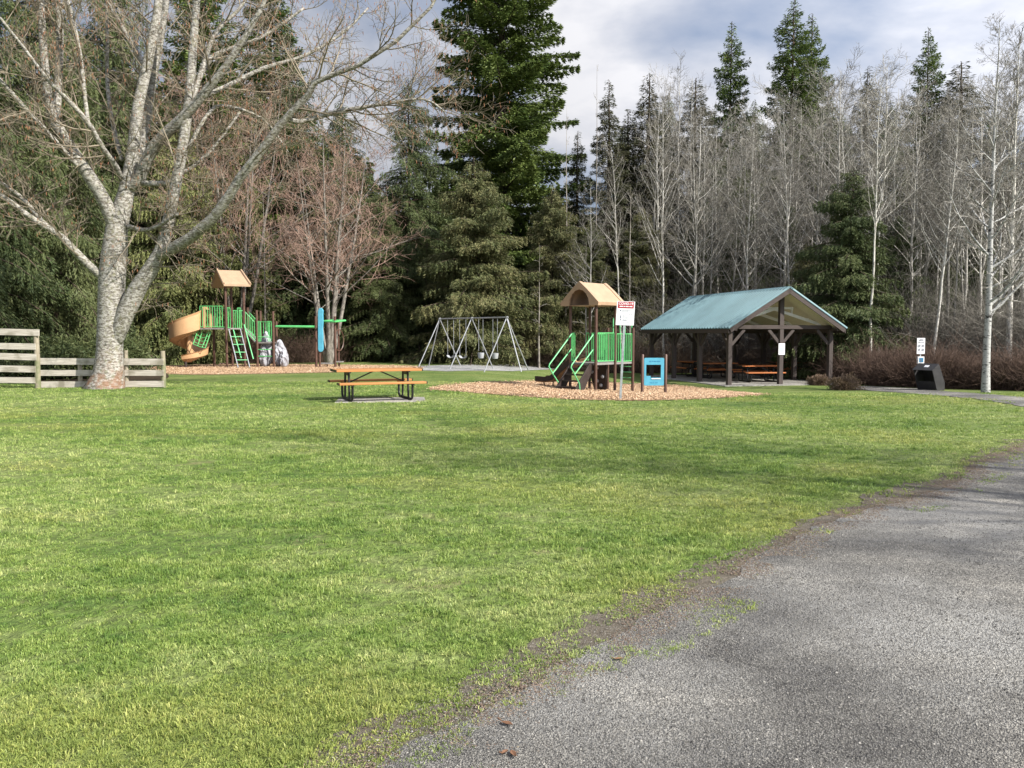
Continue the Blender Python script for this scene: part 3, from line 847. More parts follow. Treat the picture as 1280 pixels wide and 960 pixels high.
for x in (-h - 1.2, -h - 1.62): rod('slide_support', [(x, 0, -.2), (x, 0, .22)], .022, M_brown, sl)
# climbing wall under the deck
mb = MB(); mb.prism([(-.42, .87), (.42, .87), (.30, 0), (-.18, 0)], (-.10, h - .02, 0), (1, 0, 0), (0, -.08, 1), (0, -.07, 0)); cw = mb.build('climbing_wall', M_dkbrown, t, bevel=.01)
for u, v in ((.0, .75), (.22, .45), (-.22, .60), (-.02, .30), (.14, .15)):
    mb = MB(); mb.tube([(u - .10, h - .09 - .08 * v, v), (u - .10, h - .13 - .08 * v, v), (u - .10, h - .15 - .08 * v, v)], [.07, .06, .02], 7); mb.build('climbing_hold', M_rubber, cw, smooth=True)
rod('cross_pipe', [(h, -h, .24), (-h, h, .24)], .022, M_brown, t)

# ---- blue play panel between two brown posts
a = G(802.7, 491.6); b = G(833.6, 491.8)
yaw = rad(3); W = .775; b = a + Vector((W * math.cos(yaw), W * math.sin(yaw), 0))
t = thing('activity_board', ((a.x + b.x) / 2, (a.y + b.y) / 2, a.z + .012), yaw, 'square blue play panel with a window hole between two short brown posts', 'play board')
for x in (-W / 2, W / 2):
    mb = MB(); mb.tube([(x, 0, -.2), (x, 0, 1.25), (x, 0, 1.275)], [.05, .05, .03], 12); mb.build('post', M_brown, t, smooth=True)
pw_ = W / 2 - .055
def rrect(w, hgt, r, cx=0, cz=0, n=4):
    o = []
    for sx, sz, a0 in ((1, 1, 0), (-1, 1, 90), (-1, -1, 180), (1, -1, 270)):
        for i in range(n): an = rad(a0 + 90 * i / (n - 1)); o.append((cx + sx * (w - r) + r * math.cos(an), cz + sz * (hgt - r) + r * math.sin(an)))
    return o
mb = MB(); mb.frame(rrect(pw_, .455, .04, 0, .70), rrect(.245, .215, .012, -.02, .715), (0, -.02, 0), (1, 0, 0), (0, 0, 1), (0, .04, 0)); pn = mb.build('panel', M_blue, t)
mb = MB(); mb.box((.06, -.022, .47), (.30, .03, .025)); mb.build('ledge', M_white, pn)
mb = MB(); mb.box((-.19, -.012, .53), (.15, .02, .06)); mb.build('shape_block', M_blue, pn)
mb = MB()
for x0, x1 in ((-.17, -.10), (-.08, -.04), (-.02, .06), (.08, .19)): mb.box(((x0 + x1) / 2, -.0215, 1.04), (x1 - x0, .004, .03))
mb.build('lettering', M_inkblue, pn); mb = MB()
for x0, x1 in ((-.14, -.06), (-.04, .0), (.03, .12)): mb.box(((x0 + x1) / 2, -.0215, .335), (x1 - x0, .004, .022))
mb.build('lettering', M_inkblue, pn)

# ---- swing set
ya, yb = 41.0, 37.3
A = P(549.6, 398, ya); B = P(633.4, 396.6, yb); hh = (A.z + B.z) / 2; A.z = B.z = hh
bd = (B - A).normalized(); pd = Vector((-bd.y, bd.x, 0)); Lb = (B - A).length
if pd.x < 0: pd = -pd
mid = (A + B) / 2
t = thing('swing_set', (mid.x, mid.y, gzf(mid.x, mid.y) + .01), 0, 'grey steel swing set with two belt swings and two bucket swings', 'swings')
org = Vector((mid.x, mid.y, 0))
def sw(v): return v - org
rod('top_beam', [sw(A) - bd * .1, sw(B) + bd * .1], .030, M_swing, t)
def foot(v): return Vector((v.x, v.y, -.05))
for q, outw in ((A, -1), (mid, 0), (B, 1)):
    for sgn_ in (-1, 1): rod('leg', [sw(q), foot(sw(q) + pd * sgn_ * 1.40)], .027, M_swing, t)
    if outw: rod('leg', [sw(q), foot(sw(q) + bd * outw * .98)], .027, M_swing, t)
    mb = MB(); mb.tube([sw(q) + Vector((0, 0, -.07)), sw(q) + Vector((0, 0, .05))], .07, 8); mb.build('bracket', M_swing, t, smooth=True)
for f, kind_ in ((.175, 'belt'), (.365, 'belt'), (.635, 'bucket'), (.84, 'bucket')):
    c0 = A.lerp(B, f); zs = .52 if kind_ == 'belt' else .78
    wd_ = .24 if kind_ == 'belt' else .16
    # root of the swing is the seat's mesh; the chains are its sub-parts
    mb = MB()
    pc = sw(c0)
    if kind_ == 'belt':
        n = 7; vs = []
        for i in range(n):
            u = -1 + 2 * i / (n - 1); z = zs + .12 * u * u - .03
            for q in (-.08, .08): vs.append(pc.xy.to_3d() + bd * u * wd_ + pd * q + Vector((0, 0, z)))
        m_ = len(vs); vs += [v - Vector((0, 0, .02)) for v in vs]
        fs = [(2 * i, 2 * i + 1, 2 * i + 3, 2 * i + 2) for i in range(n - 1)]; fs += [tuple(m_ + k_ for k_ in reversed(f_)) for f_ in fs]
        fs += [(2 * i, 2 * i + 2, m_ + 2 * i + 2, m_ + 2 * i) for i in range(n - 1)] + [(2 * i + 1, m_ + 2 * i + 1, m_ + 2 * i + 3, 2 * i + 3) for i in range(n - 1)]
        mb.add(vs, fs)
    else:
        pts = [pc.xy.to_3d() + Vector((0, 0, z)) for z in (zs - .28, zs - .26, zs - .10, zs, zs - .02)]
        mb.tube(pts, [.07, .13, .16, .17, .15], 10)
    sw_ = mb.build('swing', M_rubber, t, smooth=True)
    for u in (-1, 1):
        p1 = pc.xy.to_3d() + bd * u * wd_ + Vector((0, 0, zs + .08)); p0 = Vector((p1.x, p1.y, hh)) 
        rod('chain', [p0, p1], .011, M_swing, sw_, 5)

# ---- dog station bin and its sign
g = G(1165, 488.2)
D = Vector((.9, .436, 0)); Wd = Vector((-.436, .9, 0))
t = thing('litter_bin', (g.x, g.y, g.z), 0, 'dark steel bin leaning forward with hooded top at the path edge', 'bin')
o0 = Vector((-.16, -.30, 0))
prof = [(0, .79), (.34, 1.02), (.40, .99), (.74, .30), (.74, 0), (.30, 0)]
th = .03
for k_, off in enumerate((0, .82)):
    mb = MB(); mb.prism(prof, o0 + Wd * off, D, (0, 0, 1), Wd * th); mb.build('side_panel', M_bin, t)
mb = MB(); mb.prism([(-.02, .785), (.345, 1.03), (.34, 1.06), (-.05, .81)], o0 - Wd * .015, D, (0, 0, 1), Wd * .88); ho = mb.build('hood', M_bin, t)
mb = MB(); mb.prism([(.40, .985), (.74, .30), (.71, .28), (.37, .96)], o0 + Wd * .031, D, (0, 0, 1), Wd * .788); mb.build('back_panel', M_bin, t)
mb = MB(); mb.prism([(.16, .36), (.30, .02), (.33, .02), (.19, .36)], o0 + Wd * .031, D, (0, 0, 1), Wd * .788); mb.build('front_panel', M_bin, t)
mb = MB(); mb.prism([(.22, .982), (.12, .915), (.12, .927), (.22, .994)], o0 + Wd * .30, D, (0, 0, 1), Wd * .18); mb.build('sticker', M_white, ho)
g = G(1158, 486.6)
t = thing('dog_rules_sign', (g.x, g.y + .55, g.z), 0, 'narrow white pictogram sign on a thin post behind the dark bin', 'sign')
mb = MB(); mb.bar((0, .03, 0), (0, .03, 2.05), .05, .04, up=(0, 1, 0)); mb.build('post', M_galv, t)
q = .0322
zt = (487 - 421.5) * q; zb_ = (487 - 442) * q
zt, zb_ = 2.09, 1.43
mb = MB(); mb.box((0, -.005, (zt + zb_) / 2), (.33, .01, zt - zb_)); pn = mb.build('panel', M_white, t)
mb = MB()
for z_, a_, b_ in ((zt - .07, -.08, .08), (zt - .11, -.10, .10), (zt - .19, -.12, .12)): mb.box(((a_ + b_) / 2, -.0125, z_), (b_ - a_, .003, .022))
for x_, z_ in ((-.075, zt - .33), (.075, zt - .33), (-.075, zt - .49), (.075, zt - .49)):
    mb.tube([(x_ + .045 * math.cos(a_), -.012, z_ + .055 * math.sin(a_)) for a_ in np.linspace(0, 2 * math.pi, 12, endpoint=False)], .006, 4, closed=True)
    mb.box((x_, -.0125, z_), (.04, .003, .05))
mb.build('pictogram', M_ink, pn)
mb = MB(); mb.box((-.03, -.06, 1.17), (.26, .12, .30)); bx = mb.build('bag_dispenser', M_white, t, bevel=.01)
mb = MB(); mb.box((-.03, -.1225, 1.18), (.17, .003, .18)); mb.build('pictogram', M_inkblue, bx)
mb = MB(); mb.prism([(-.04, 0), (.02, 0), (.02, .05), (.0, .11), (-.03, .10)], (-.04, -.1255, 1.12), (1, 0, 0), (0, 0, 1), (0, .0015, 0)); mb.build('pictogram', M_ink, bx)

# ---- picnic shelter
th = rad(14)
o2 = Vector((9.5, 35.0, 0)); zf = gzf(9.5, 35.0) + .05
t = thing('picnic_shelter', (o2.x, o2.y, zf), th, 'open timber picnic shelter with a ribbed blue metal gable roof', 'shelter')
W, L, st = 5.03, 8.25, 2.75
ze = 2.46; zr = 4.22; ov = .36; y0, y1 = -.62, L + .6
mb = MB(); mb.box((W / 2, L / 2, -.06), (W + .9, L + 1.0, .10), 0); 
Rs = Matrix.Rotation(th, 4, 'Z'); sl_ = MB(); sl_.v = [tuple(Rs @ Vector(v) + Vector((o2.x, o2.y, zf))) for v in mb.v]; sl_.f = mb.f
kind(sl_.build('concrete_slab', M_conc, bevel=.01), 'structure')
tb = 2.45
def post(x, y, top):
    mb = MB(); mb.box((x, y, top / 2 - .01), (.19, .19, top)); return mb.build('post', M_timber, t, bevel=.008)
ys = [0, st, 2 * st, 3 * st]
for y in ys:
    for x in (0, W): post(x, y, tb - .02 if y in (0, ys[-1]) else 2.36)
for y in (ys[0], ys[-1]): post(W / 2, y, tb - .02)
mb = MB()
def brace(x, y, dx, dy, ln=.62, top=2.44):
    mb = MB(); mb.bar((x + dx * .09, y + dy * .09, top - ln), (x + dx * ln, y + dy * ln, top - .04), .085, .13); mb.build('brace', M_timber, t)
for x in (0, W): 
    mb = MB(); mb.bar((x, .1, 2.40), (x, L - .1, 2.40), .17, .24); mb.bar((x, -.55, 2.42), (x, -.1, 2.42), .12, .12); mb.build('eave_beam', M_timberb, t)
    for i, y in enumerate(ys):
        if i < 3: brace(x, y, 0, 1, .62, 2.32)
        if i > 0: brace(x, y, 0, -1, .62, 2.32)
for y in (ys[0], ys[-1]):
    mb = MB(); mb.bar((-.02, y, tb + .075), (W + .02, y, tb + .075), .18, .17); mb.build('tie_beam', M_timberb, t)
    mb = MB(); mb.box((W / 2, y, (tb + .16 + zr - .22) / 2), (.20, .17, zr - .22 - tb - .16)); mb.build('king_post', M_timber, t)
    brace(0, y, 1, 0, .7, tb); brace(W, y, -1, 0, .7, tb); brace(W / 2, y, 1, 0, .62, tb); brace(W / 2, y, -1, 0, .62, tb)
# white scissor trusses
slope = (zr - ze) / (W / 2 + ov)
def rz_(x): return zr - .22 - abs(x - W / 2) * slope
for y in (.55, st, 2 * st):
    mb = MB()
    for sx in (-1, 1):
        e = W / 2 + sx * (W / 2 - .05)
        mb.bar((e, y, 2.62), (W / 2, y, 3.34), .05, .13)
        mb.bar((W / 2 + sx * .95, y, 3.38), (W / 2, y, 3.38), .045, .10)
        for f in (.35, .68): xx = W / 2 + sx * W / 2 * f; mb.bar((xx, y, 2.62 + .72 * (1 - f) + .05), (xx, y, rz_(xx) - .02), .045, .09)
    mb.build('truss', M_wtruss, t)
# roof: ribbed metal, cream decking below, dark boards along the edges
for sx in (-1, 1):
    ex = W / 2 + sx * (W / 2 + ov)
    top = Vector((W / 2, 0, zr)); bot = Vector((ex, 0, ze)); dn_ = (bot - top); up_ = Vector((-dn_.z * (-1) * sx, 0, abs(dn_.x))).normalized()
    up_ = Vector((sx * -dn_.z / dn_.length, 0, abs(dn_.x) / dn_.length))
    if up_.z < 0: up_ = -up_
    mb = MB()
    mb.prism([(0, 0), (dn_.length + .03, 0), (dn_.length + .03, .02), (0, .02)], top + Vector((0, y0 - .02, 0)), dn_.normalized(), up_, (0, y1 - y0 + .04, 0))
    yy = y0 + .02; 
    while yy < y1:
        mb.prism([(-.045, .0205), (.045, .0205), (.02, .085), (-.02, .085)], top + Vector((0, yy, 0)), (0, 1, 0), up_, dn_ + dn_.normalized() * .028); yy += .26
    mb.build('metal_roof', M_roofm, t)
    mb = MB(); mb.prism([(.02, -.10), (dn_.length - .03, -.10), (dn_.length - .03, -.004), (.02, -.004)], top + Vector((0, y0 + .05, 0)), dn_.normalized(), up_, (0, y1 - y0 - .1, 0)); mb.build('roof_decking', M_cream, t)
    for yy in (y0, y1 - .045):
        mb = MB(); mb.prism([(.0, -.20), (dn_.length + .0, -.20), (dn_.length + .0, -.003), (.0, -.003)], top + Vector((0, yy, 0)), dn_.normalized(), up_, (0, .045, 0)); mb.build('barge_board', M_timberb, t)
    mb = MB(); mb.box((ex - sx * .0, (y0 + y1) / 2, ze - .11), (.04, y1 - y0 - .10, .19)); mb.build('fascia', M_timberb, t)
mb = MB(); mb.prism([(-.16, -.075), (0, .035), (.16, -.075), (.15, -.09), (0, .012), (-.15, -.09)], (W / 2, y0 - .03, zr + .045), (1, 0, 0), (0, 0, 1), (0, y1 - y0 + .06, 0)); mb.build('ridge_cap', M_roofm, t)
mb = MB(); mb.box((W / 2 - .01, -.112, 1.55), (.31, .012, .50)); nb_ = mb.build('notice', M_white, t)
mb = MB()
for zz, ww in ((1.72, .2), (1.66, .14), (1.58, .2), (1.53, .2), (1.48, .18), (1.43, .2), (1.38, .12)): mb.box((W / 2 - .01, -.1195, zz), (ww, .003, .02))
mb.build('lettering', M_inkblue, nb_)
for (px, Yd, yaw, lab) in ((948, 37.4, rad(8), 'picnic table under the shelter nearest its front, in front of the middle posts'),
                           (896, 40.6, rad(14), 'picnic table under the shelter between the second and third left posts'),
                           (985, 41.5, rad(14), 'picnic table under the shelter behind the middle and right front posts'),
                           (866, 42.6, rad(104), 'picnic table turned end on at the dim far left of the shelter')):
    q = P(px, 440, Yd)
    picnic_table((q.x, Yd, zf - .005), yaw, 1.95, 'red orange ' + lab, 'picnic tables under the shelter', M_orange2)
# ---- large play structure on the left: pixel reads of the photograph turned into metres at its own depth
Y0 = 39.6
r0 = P(285, 459.6, Y0); r0.z = 0
def W_(cx, cy, dy=0): return P(200 + cx / 5.12, 320 + cy / 5.12, Y0 + dy) - Vector((r0.x, r0.y, 0))
def Wz(cx, dy, z):
    p = W_(cx, 715, dy); p.z = z; return p
t = thing('play_structure', (r0.x, r0.y, .01), 0, 'large play structure with tan spiral slide, green railings and long overhead beam', 'playground')
def vpost(cx, dy, ctop, r=.062, mat=M_brown, name='post'):
    p = W_(cx, ctop, dy); return rod(name, [(p.x, p.y, -.2), (p.x, p.y, p.z)], r, mat, t, 10)
posts = dict(a=(418, 0, 200), b=(455, 1.15, 203), c=(534, .45, 203), d=(340, 1.0, 330), e=(262, .0, 330), f=(560, 1.5, 330), g=(618, .5, 348), h=(642, 1.5, 352), i=(723, .4, 355), j=(744, 1.2, 420))
for k_, (cx, dy, ct) in posts.items():
    if k_ == 'e': continue
    vpost(cx, dy, ct)
zd = 1.95
def deck(p, z, name='deck'):
    mb = MB(); q = [Wz(cx, dy, 0) for cx, dy in p]; mb.prism([(v.x, v.y) for v in q], (0, 0, z - .06), (1, 0, 0), (0, 1, 0), (0, 0, .07)); return mb.build(name, M_deck, t)
deck([(262, 0), (418, 0), (455, 1.15), (330, 1.1)], zd)
deck([(420, .02), (534, .45), (560, 1.5), (457, 1.17)], zd)
deck([(618, .5), (723, .4), (744, 1.2), (642, 1.5)], 1.25)
# tan roof
e0, e1 = W_(408, 193, -.35), W_(580, 192, .25); r_0, r_1 = W_(366, 103, .55), W_(520, 106, 1.1)
e1.z = e0.z; r_1.z = r_0.z
b0 = r_0 + (r_0 - e0); b1 = r_1 + (r_1 - e1); b0.z = b1.z = e0.z
mb = MB(); dz = Vector((0, 0, .10))
mb.add([e0, e1, r_1, r_0, b1, b0, e0 + dz, e1 + dz, r_1 + dz, r_0 + dz, b1 + dz, b0 + dz],
       [(0, 3, 2, 1), (3, 5, 4, 2), (6, 7, 8, 9), (9, 8, 10, 11), (0, 1, 7, 6), (5, 11, 10, 4), (0, 6, 9, 3), (3, 9, 11, 5), (1, 2, 8, 7), (2, 4, 10, 8)])
rf = mb.build('roof', M_tand, t)
mb = MB()
for q0, q1, q2 in ((e0, r_0, b0), (e1, r_1, b1)):
    u = Vector((0, 0, .12)); mb.tube([q0 + u, q1 + u, q2 + u], .06, 6)
mb.build('trim', M_tand, rf, smooth=True)
# guardrails
def gd(c0, d0, c1, d1, z0, z1, nb, slope=0): guard(t, Wz(c0, d0, 0), Wz(c1, d1, 0), z0, z1, M_green, max(3, nb - 2), r=.015, slope=slope)
gd(264, 0, 406, 0, zd + .06, zd + 1.08, 12); gd(330, 1.1, 445, 1.15, zd + .06, zd + 1.0, 9)
gd(428, .03, 456, .12, zd + .02, zd + 1.0, 5); gd(503, .36, 524, .42, zd + .0, zd + 1.0, 4); gd(467, 1.2, 500, 1.3, zd, zd + .9, 6); gd(515, 1.3, 550, 1.45, zd, zd + .9, 6)
gd(540, .46, 610, .5, zd - .0, zd + .92, 8, -.62); gd(566, 1.5, 636, 1.5, zd - .0, zd + .92, 8, -.62)
gd(630, .48, 648, .47, 1.3, 2.28, 4); gd(695, .42, 714, .42, 1.3, 2.28, 4); gd(650, 1.45, 735, 1.25, 1.3, 2.28, 8)
mb = MB(); q = [Wz(536, .45, 0), Wz(616, .5, 0), Wz(642, 1.5, 0), Wz(562, 1.5, 0)]
mb.add([(v.x, v.y, z) for v, z in zip(q, (zd, 1.25, 1.25, zd))] + [(v.x, v.y, z - .06) for v, z in zip(q, (zd, 1.25, 1.25, zd))], [(0, 1, 2, 3), (4, 7, 6, 5), (0, 4, 5, 1), (1, 5, 6, 2), (2, 6, 7, 3), (3, 7, 4, 0)])
mb.build('ramp', M_deck, t)
# sloping ladder poles and rungs on the front
def pole(c0, y0_, c1, y1_, d0, d1, mat=M_pgreen, r=.028): return rod('climbing_pole', [W_(c0, y0_, d0), W_(c1, y1_, d1)], r, mat, t, 7)
for (c0, c1, d0, d1) in ((440, 500, .05, -1.1), (514, 575, .35, -.85)): pole(c0, 468, c1, 716 , d0, d1, M_galv)
for (c0, y0_, c1, y1_) in ((466, 462, 520, 655), (538, 440, 597, 660)): pole(c0, y0_, c1, y1_, .3, -.35)
for f in (.2, .4, .6, .8): rod('ladder_rung', [W_(440 + 60 * f, 468 + 248 * f, .05 - 1.15 * f), W_(514 + 61 * f, 468 + 248 * f, .35 - 1.2 * f)], .02, M_pgreen, t, 6)
for cy in (600, 643):
    rod('ladder_rung', [W_(622, cy, .48), W_(720, cy, .42)], .024, M_green, t, 6)
rod('ladder_rung', [W_(622, 520, .48), W_(720, 520, .42)], .024, M_green, t, 6)
rod('cross_pipe', [W_(640, 688, 1.4), W_(745, 688, 1.2)], .03, M_brown, t); rod('cross_pipe', [W_(380, 690, .8), W_(456, 690, 1.1)], .03, M_brown, t)
# green looped climber below the first deck
for c0, cy0, c1, cy1 in ((245, 470, 212, 565), (330, 470, 290, 590), (275, 470, 240, 580), (312, 480, 268, 590)):
    rod('chain_climber', [W_(c0, cy0, .3), W_(c1, cy1, -.25)], .018, M_green, t, 6)
for f in (.15, .38, .62, .85, 1.0):
    rod('chain_climber', [W_(245 - 33 * f, 470 + 95 * f, .3 - .55 * f), W_(288 - 34 * f, 500 + 92 * f - 10, .3 - .6 * f), W_(330 - 40 * f, 470 + 120 * f, .3 - .55 * f)], .017, M_green, t, 6)
# spiral slide
cx_, cyy = Wz(190, .45, 0).x, Wz(190, .45, 0).y
n = 54; vs = []; kk = 8
for i in range(n):
    f = i / (n - 1); an = rad(8) - f * rad(462); z = (zd - .30) * (1 - f) ** 1.3 + .32
    wall = .78 * (1 - f) ** 1.0 + .30
    if f < .06: z = zd
    ro, ri = .86 + .10 * math.sin(math.pi * f), .16
    c_, s_ = math.cos(an), math.sin(an)
    for r_, dz_ in ((ro + .04, wall), (ro, wall), (ro - .04, .10), (ro - .22, 0), (ri + .1, .02), (ri, .22), (ri - .05, .22), (.5, -.07)):
        vs.append((cx_ + r_ * c_, cyy + r_ * s_, z + dz_))
    if i == n - 1: last = (an, z, ro)
fs = [(i * kk + j, i * kk + (j + 1) % kk, (i + 1) * kk + (j + 1) % kk, (i + 1) * kk + j) for i in range(n - 1) for j in range(kk)]
fs += [tuple(range(kk)), tuple(range((n - 1) * kk, n * kk))]
mb = MB(); mb.add(vs, fs); sl = mb.build('spiral_slide', M_tan, t, smooth=True)
rod('slide_support', [(cx_ + .10, cyy - .72, -.2), (cx_ + .10, cyy - .72, .3)], .06, M_dkbrown, sl)
rod('slide_support', [(cx_, cyy, .25), (cx_, cyy, zd - .2)], .13, M_tan, sl, 12)
# entry hood
mb = MB(); mb.frame([(-.45, 0), (.45, 0), (.45, 1.05), (-.45, 1.05)], [(-.32, .03), (.32, .03), (.32, .92), (-.32, .92)], (cx_ + .92, cyy - .02, zd), (0, 1, 0), (0, 0, 1), (.08, 0, 0)); mb.build('slide_hood', M_tan, sl)
# moulded rock climbers
def rock(cx, dy, h_, w, d, seed):
    bm = bmesh.new(); bmesh.ops.create_icosphere(bm, subdivisions=4, radius=1)
    p = Wz(cx, dy, 0)
    for v in bm.verts:
        a = v.co.copy(); k_ = 1 + .9 * (float(fbm(a.x * 2.8 + seed + a.z, a.y * 2.8 + a.z * 3.6, seed, 5)) - .5)
        taper = 1.0 - .42 * (a.z * .5 + .5)
        v.co = Vector((p.x + a.x * w * k_ * taper, p.y + a.y * d * k_ * taper, h_ / 2 + a.z * h_ / 2 * (.9 + .1 * k_)))
    me = bpy.data.meshes.new('climbing_rock'); bm.to_mesh(me); bm.free(); me.materials.append(M_rock)
    return link(bpy.data.objects.new('climbing_rock', me), t)
rock(684, 1.0, 1.80, .36, .40, 5); rock(768, .9, 1.40, .40, .45, 8); rock(795, .6, .9, .25, .35, 12); rock(668, .7, 1.1, .28, .3, 15)
# overhead beam, blue panel, triangle frame, ring
rod('overhead_beam', [W_(742, 452, .8), W_(1003, 456, .6)], .055, M_green, t)
rod('overhead_beam', [W_(742, 448, 1.5), W_(1003, 450, 1.3)], .03, M_green, t)
vpost(996, .6, 386); vpost(1022, -.1, 600, .05); vpost(1119, .4, 388); vpost(1141, 1.3, 430, .045)
pts = [(1010, 352), (1016, 338), (1027, 333), (1038, 338), (1044, 352), (1042, 380), (1044, 420), (1041, 470), (1044, 520), (1043, 560), (1044, 598), (1038, 612), (1027, 617), (1016, 612), (1010, 598)]
q = [W_(a_, b_, -.2) for a_, b_ in pts]
mb = MB(); mb.prism([(v.x, v.z) for v in q], (0, q[0].y, 0), (1, 0, 0), (0, 0, 1), (0, .14, 0)); mb.build('tall_panel', M_blue, t, bevel=.02)
tri = [W_(1043, 424, .1), W_(1100, 405, 1.2), W_(1185, 408, .9), W_(1120, 432, -.1)]
zt_ = sum(v.z for v in tri) / 4
mb = MB(); mb.tube([Vector((v.x, v.y, zt_ + (v.z - zt_) * .35)) for v in tri], .05, 7, closed=True); mb.build('overhead_frame', M_green, t, smooth=True)
rc = W_(1145, 540, .9)
mb = MB(); mb.tube([(rc.x + .15 * math.cos(a_), rc.y + .4 * math.cos(a_), rc.z + .54 * math.sin(a_)) for a_ in np.linspace(0, 2 * math.pi, 20, endpoint=False)], .028, 6, closed=True); mb.build('ring', M_brown, t, smooth=True)
rod('cross_pipe', [W_(1000, 676, .6), W_(1000, 696, .6)], .04, M_brown, t)
mb = MB(); a_ = W_(1030, 688, .5); b_ = W_(1112, 688, .5); mb.box(((a_.x + b_.x) / 2, a_.y, a_.z), (b_.x - a_.x, .30, .06)); mb.build('step', M_deck, t)
mb = MB(); a_ = W_(1128, 678, .5); b_ = W_(1172, 678, .5); mb.box(((a_.x + b_.x) / 2, a_.y, a_.z), (b_.x - a_.x, .30, .06)); mb.build('step', M_deck, t)
for cx in (1070, 1150): rod('step_support', [Wz(cx, .5, -.1), Wz(cx, .5, .2)], .03, M_brown, t)
# ------------------------------------------------------------------ trees
M_alder = mat_bark('grey_alder_bark', (.42, .405, .37), (.13, .12, .105), None, 6, .4, (.36, .52), tint=.5)
M_birch = mat_bark('white_birch_bark', (.38, .38, .37), (.035, .032, .030), None, 3, 2.6, (.38, .46), None, .3, .03)
M_hero = mat_bark('lichen_bark', (.37, .355, .325), (.105, .092, .075), (.17, .165, .105), 6.5, 2.2, (.40, .58), (.20, .10, .055), .8, .02)
M_dkbark = mat_bark('conifer_bark', (.10, .075, .055), (.035, .026, .02), None, 5, .2, (.4, .6))
M_snag = mat_bark('bleached_bark', (.36, .33, .29), (.15, .13, .11), None, 5, .3, (.4, .6))
def mat_twig(name, a, b, hue=.5):
    return mat_leaf(name, [a, b], 0, None, hue, .8)
M_twig_pale = mat_twig('pale_twigs', (.13, .12, .104), (.34, .32, .28))
M_twig_grey = mat_twig('grey_twigs', (.075, .068, .058), (.19, .175, .15))
M_twig_red = mat_twig('budding_red_twigs', (.14, .10, .08), (.31, .205, .16))
M_twig_hero = mat_twig('lichen_twigs', (.065, .05, .037), (.225, .19, .14), 2.0)
M_twig_birch = mat_twig('birch_twigs', (.15, .135, .12), (.34, .32, .29))
M_catkin = mat_leaf('catkins', [(.13, .055, .03), (.26, .12, .06)], .1)
M_fir = mat_leaf('fir_needles', [(.034, .062, .020), (.075, .118, .032), (.135, .175, .045)], .15)
M_spruce = mat_leaf('grey_spruce_needles', [(.042, .050, .030), (.074, .084, .044), (.115, .112, .060)], .15)
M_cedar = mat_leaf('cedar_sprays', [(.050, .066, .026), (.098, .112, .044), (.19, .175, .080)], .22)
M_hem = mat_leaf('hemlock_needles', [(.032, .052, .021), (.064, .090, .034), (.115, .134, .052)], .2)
M_lit = mat_leaf('yellow_cedar_sprays', [(.055, .078, .026), (.108, .135, .046), (.20, .21, .080)], .25)

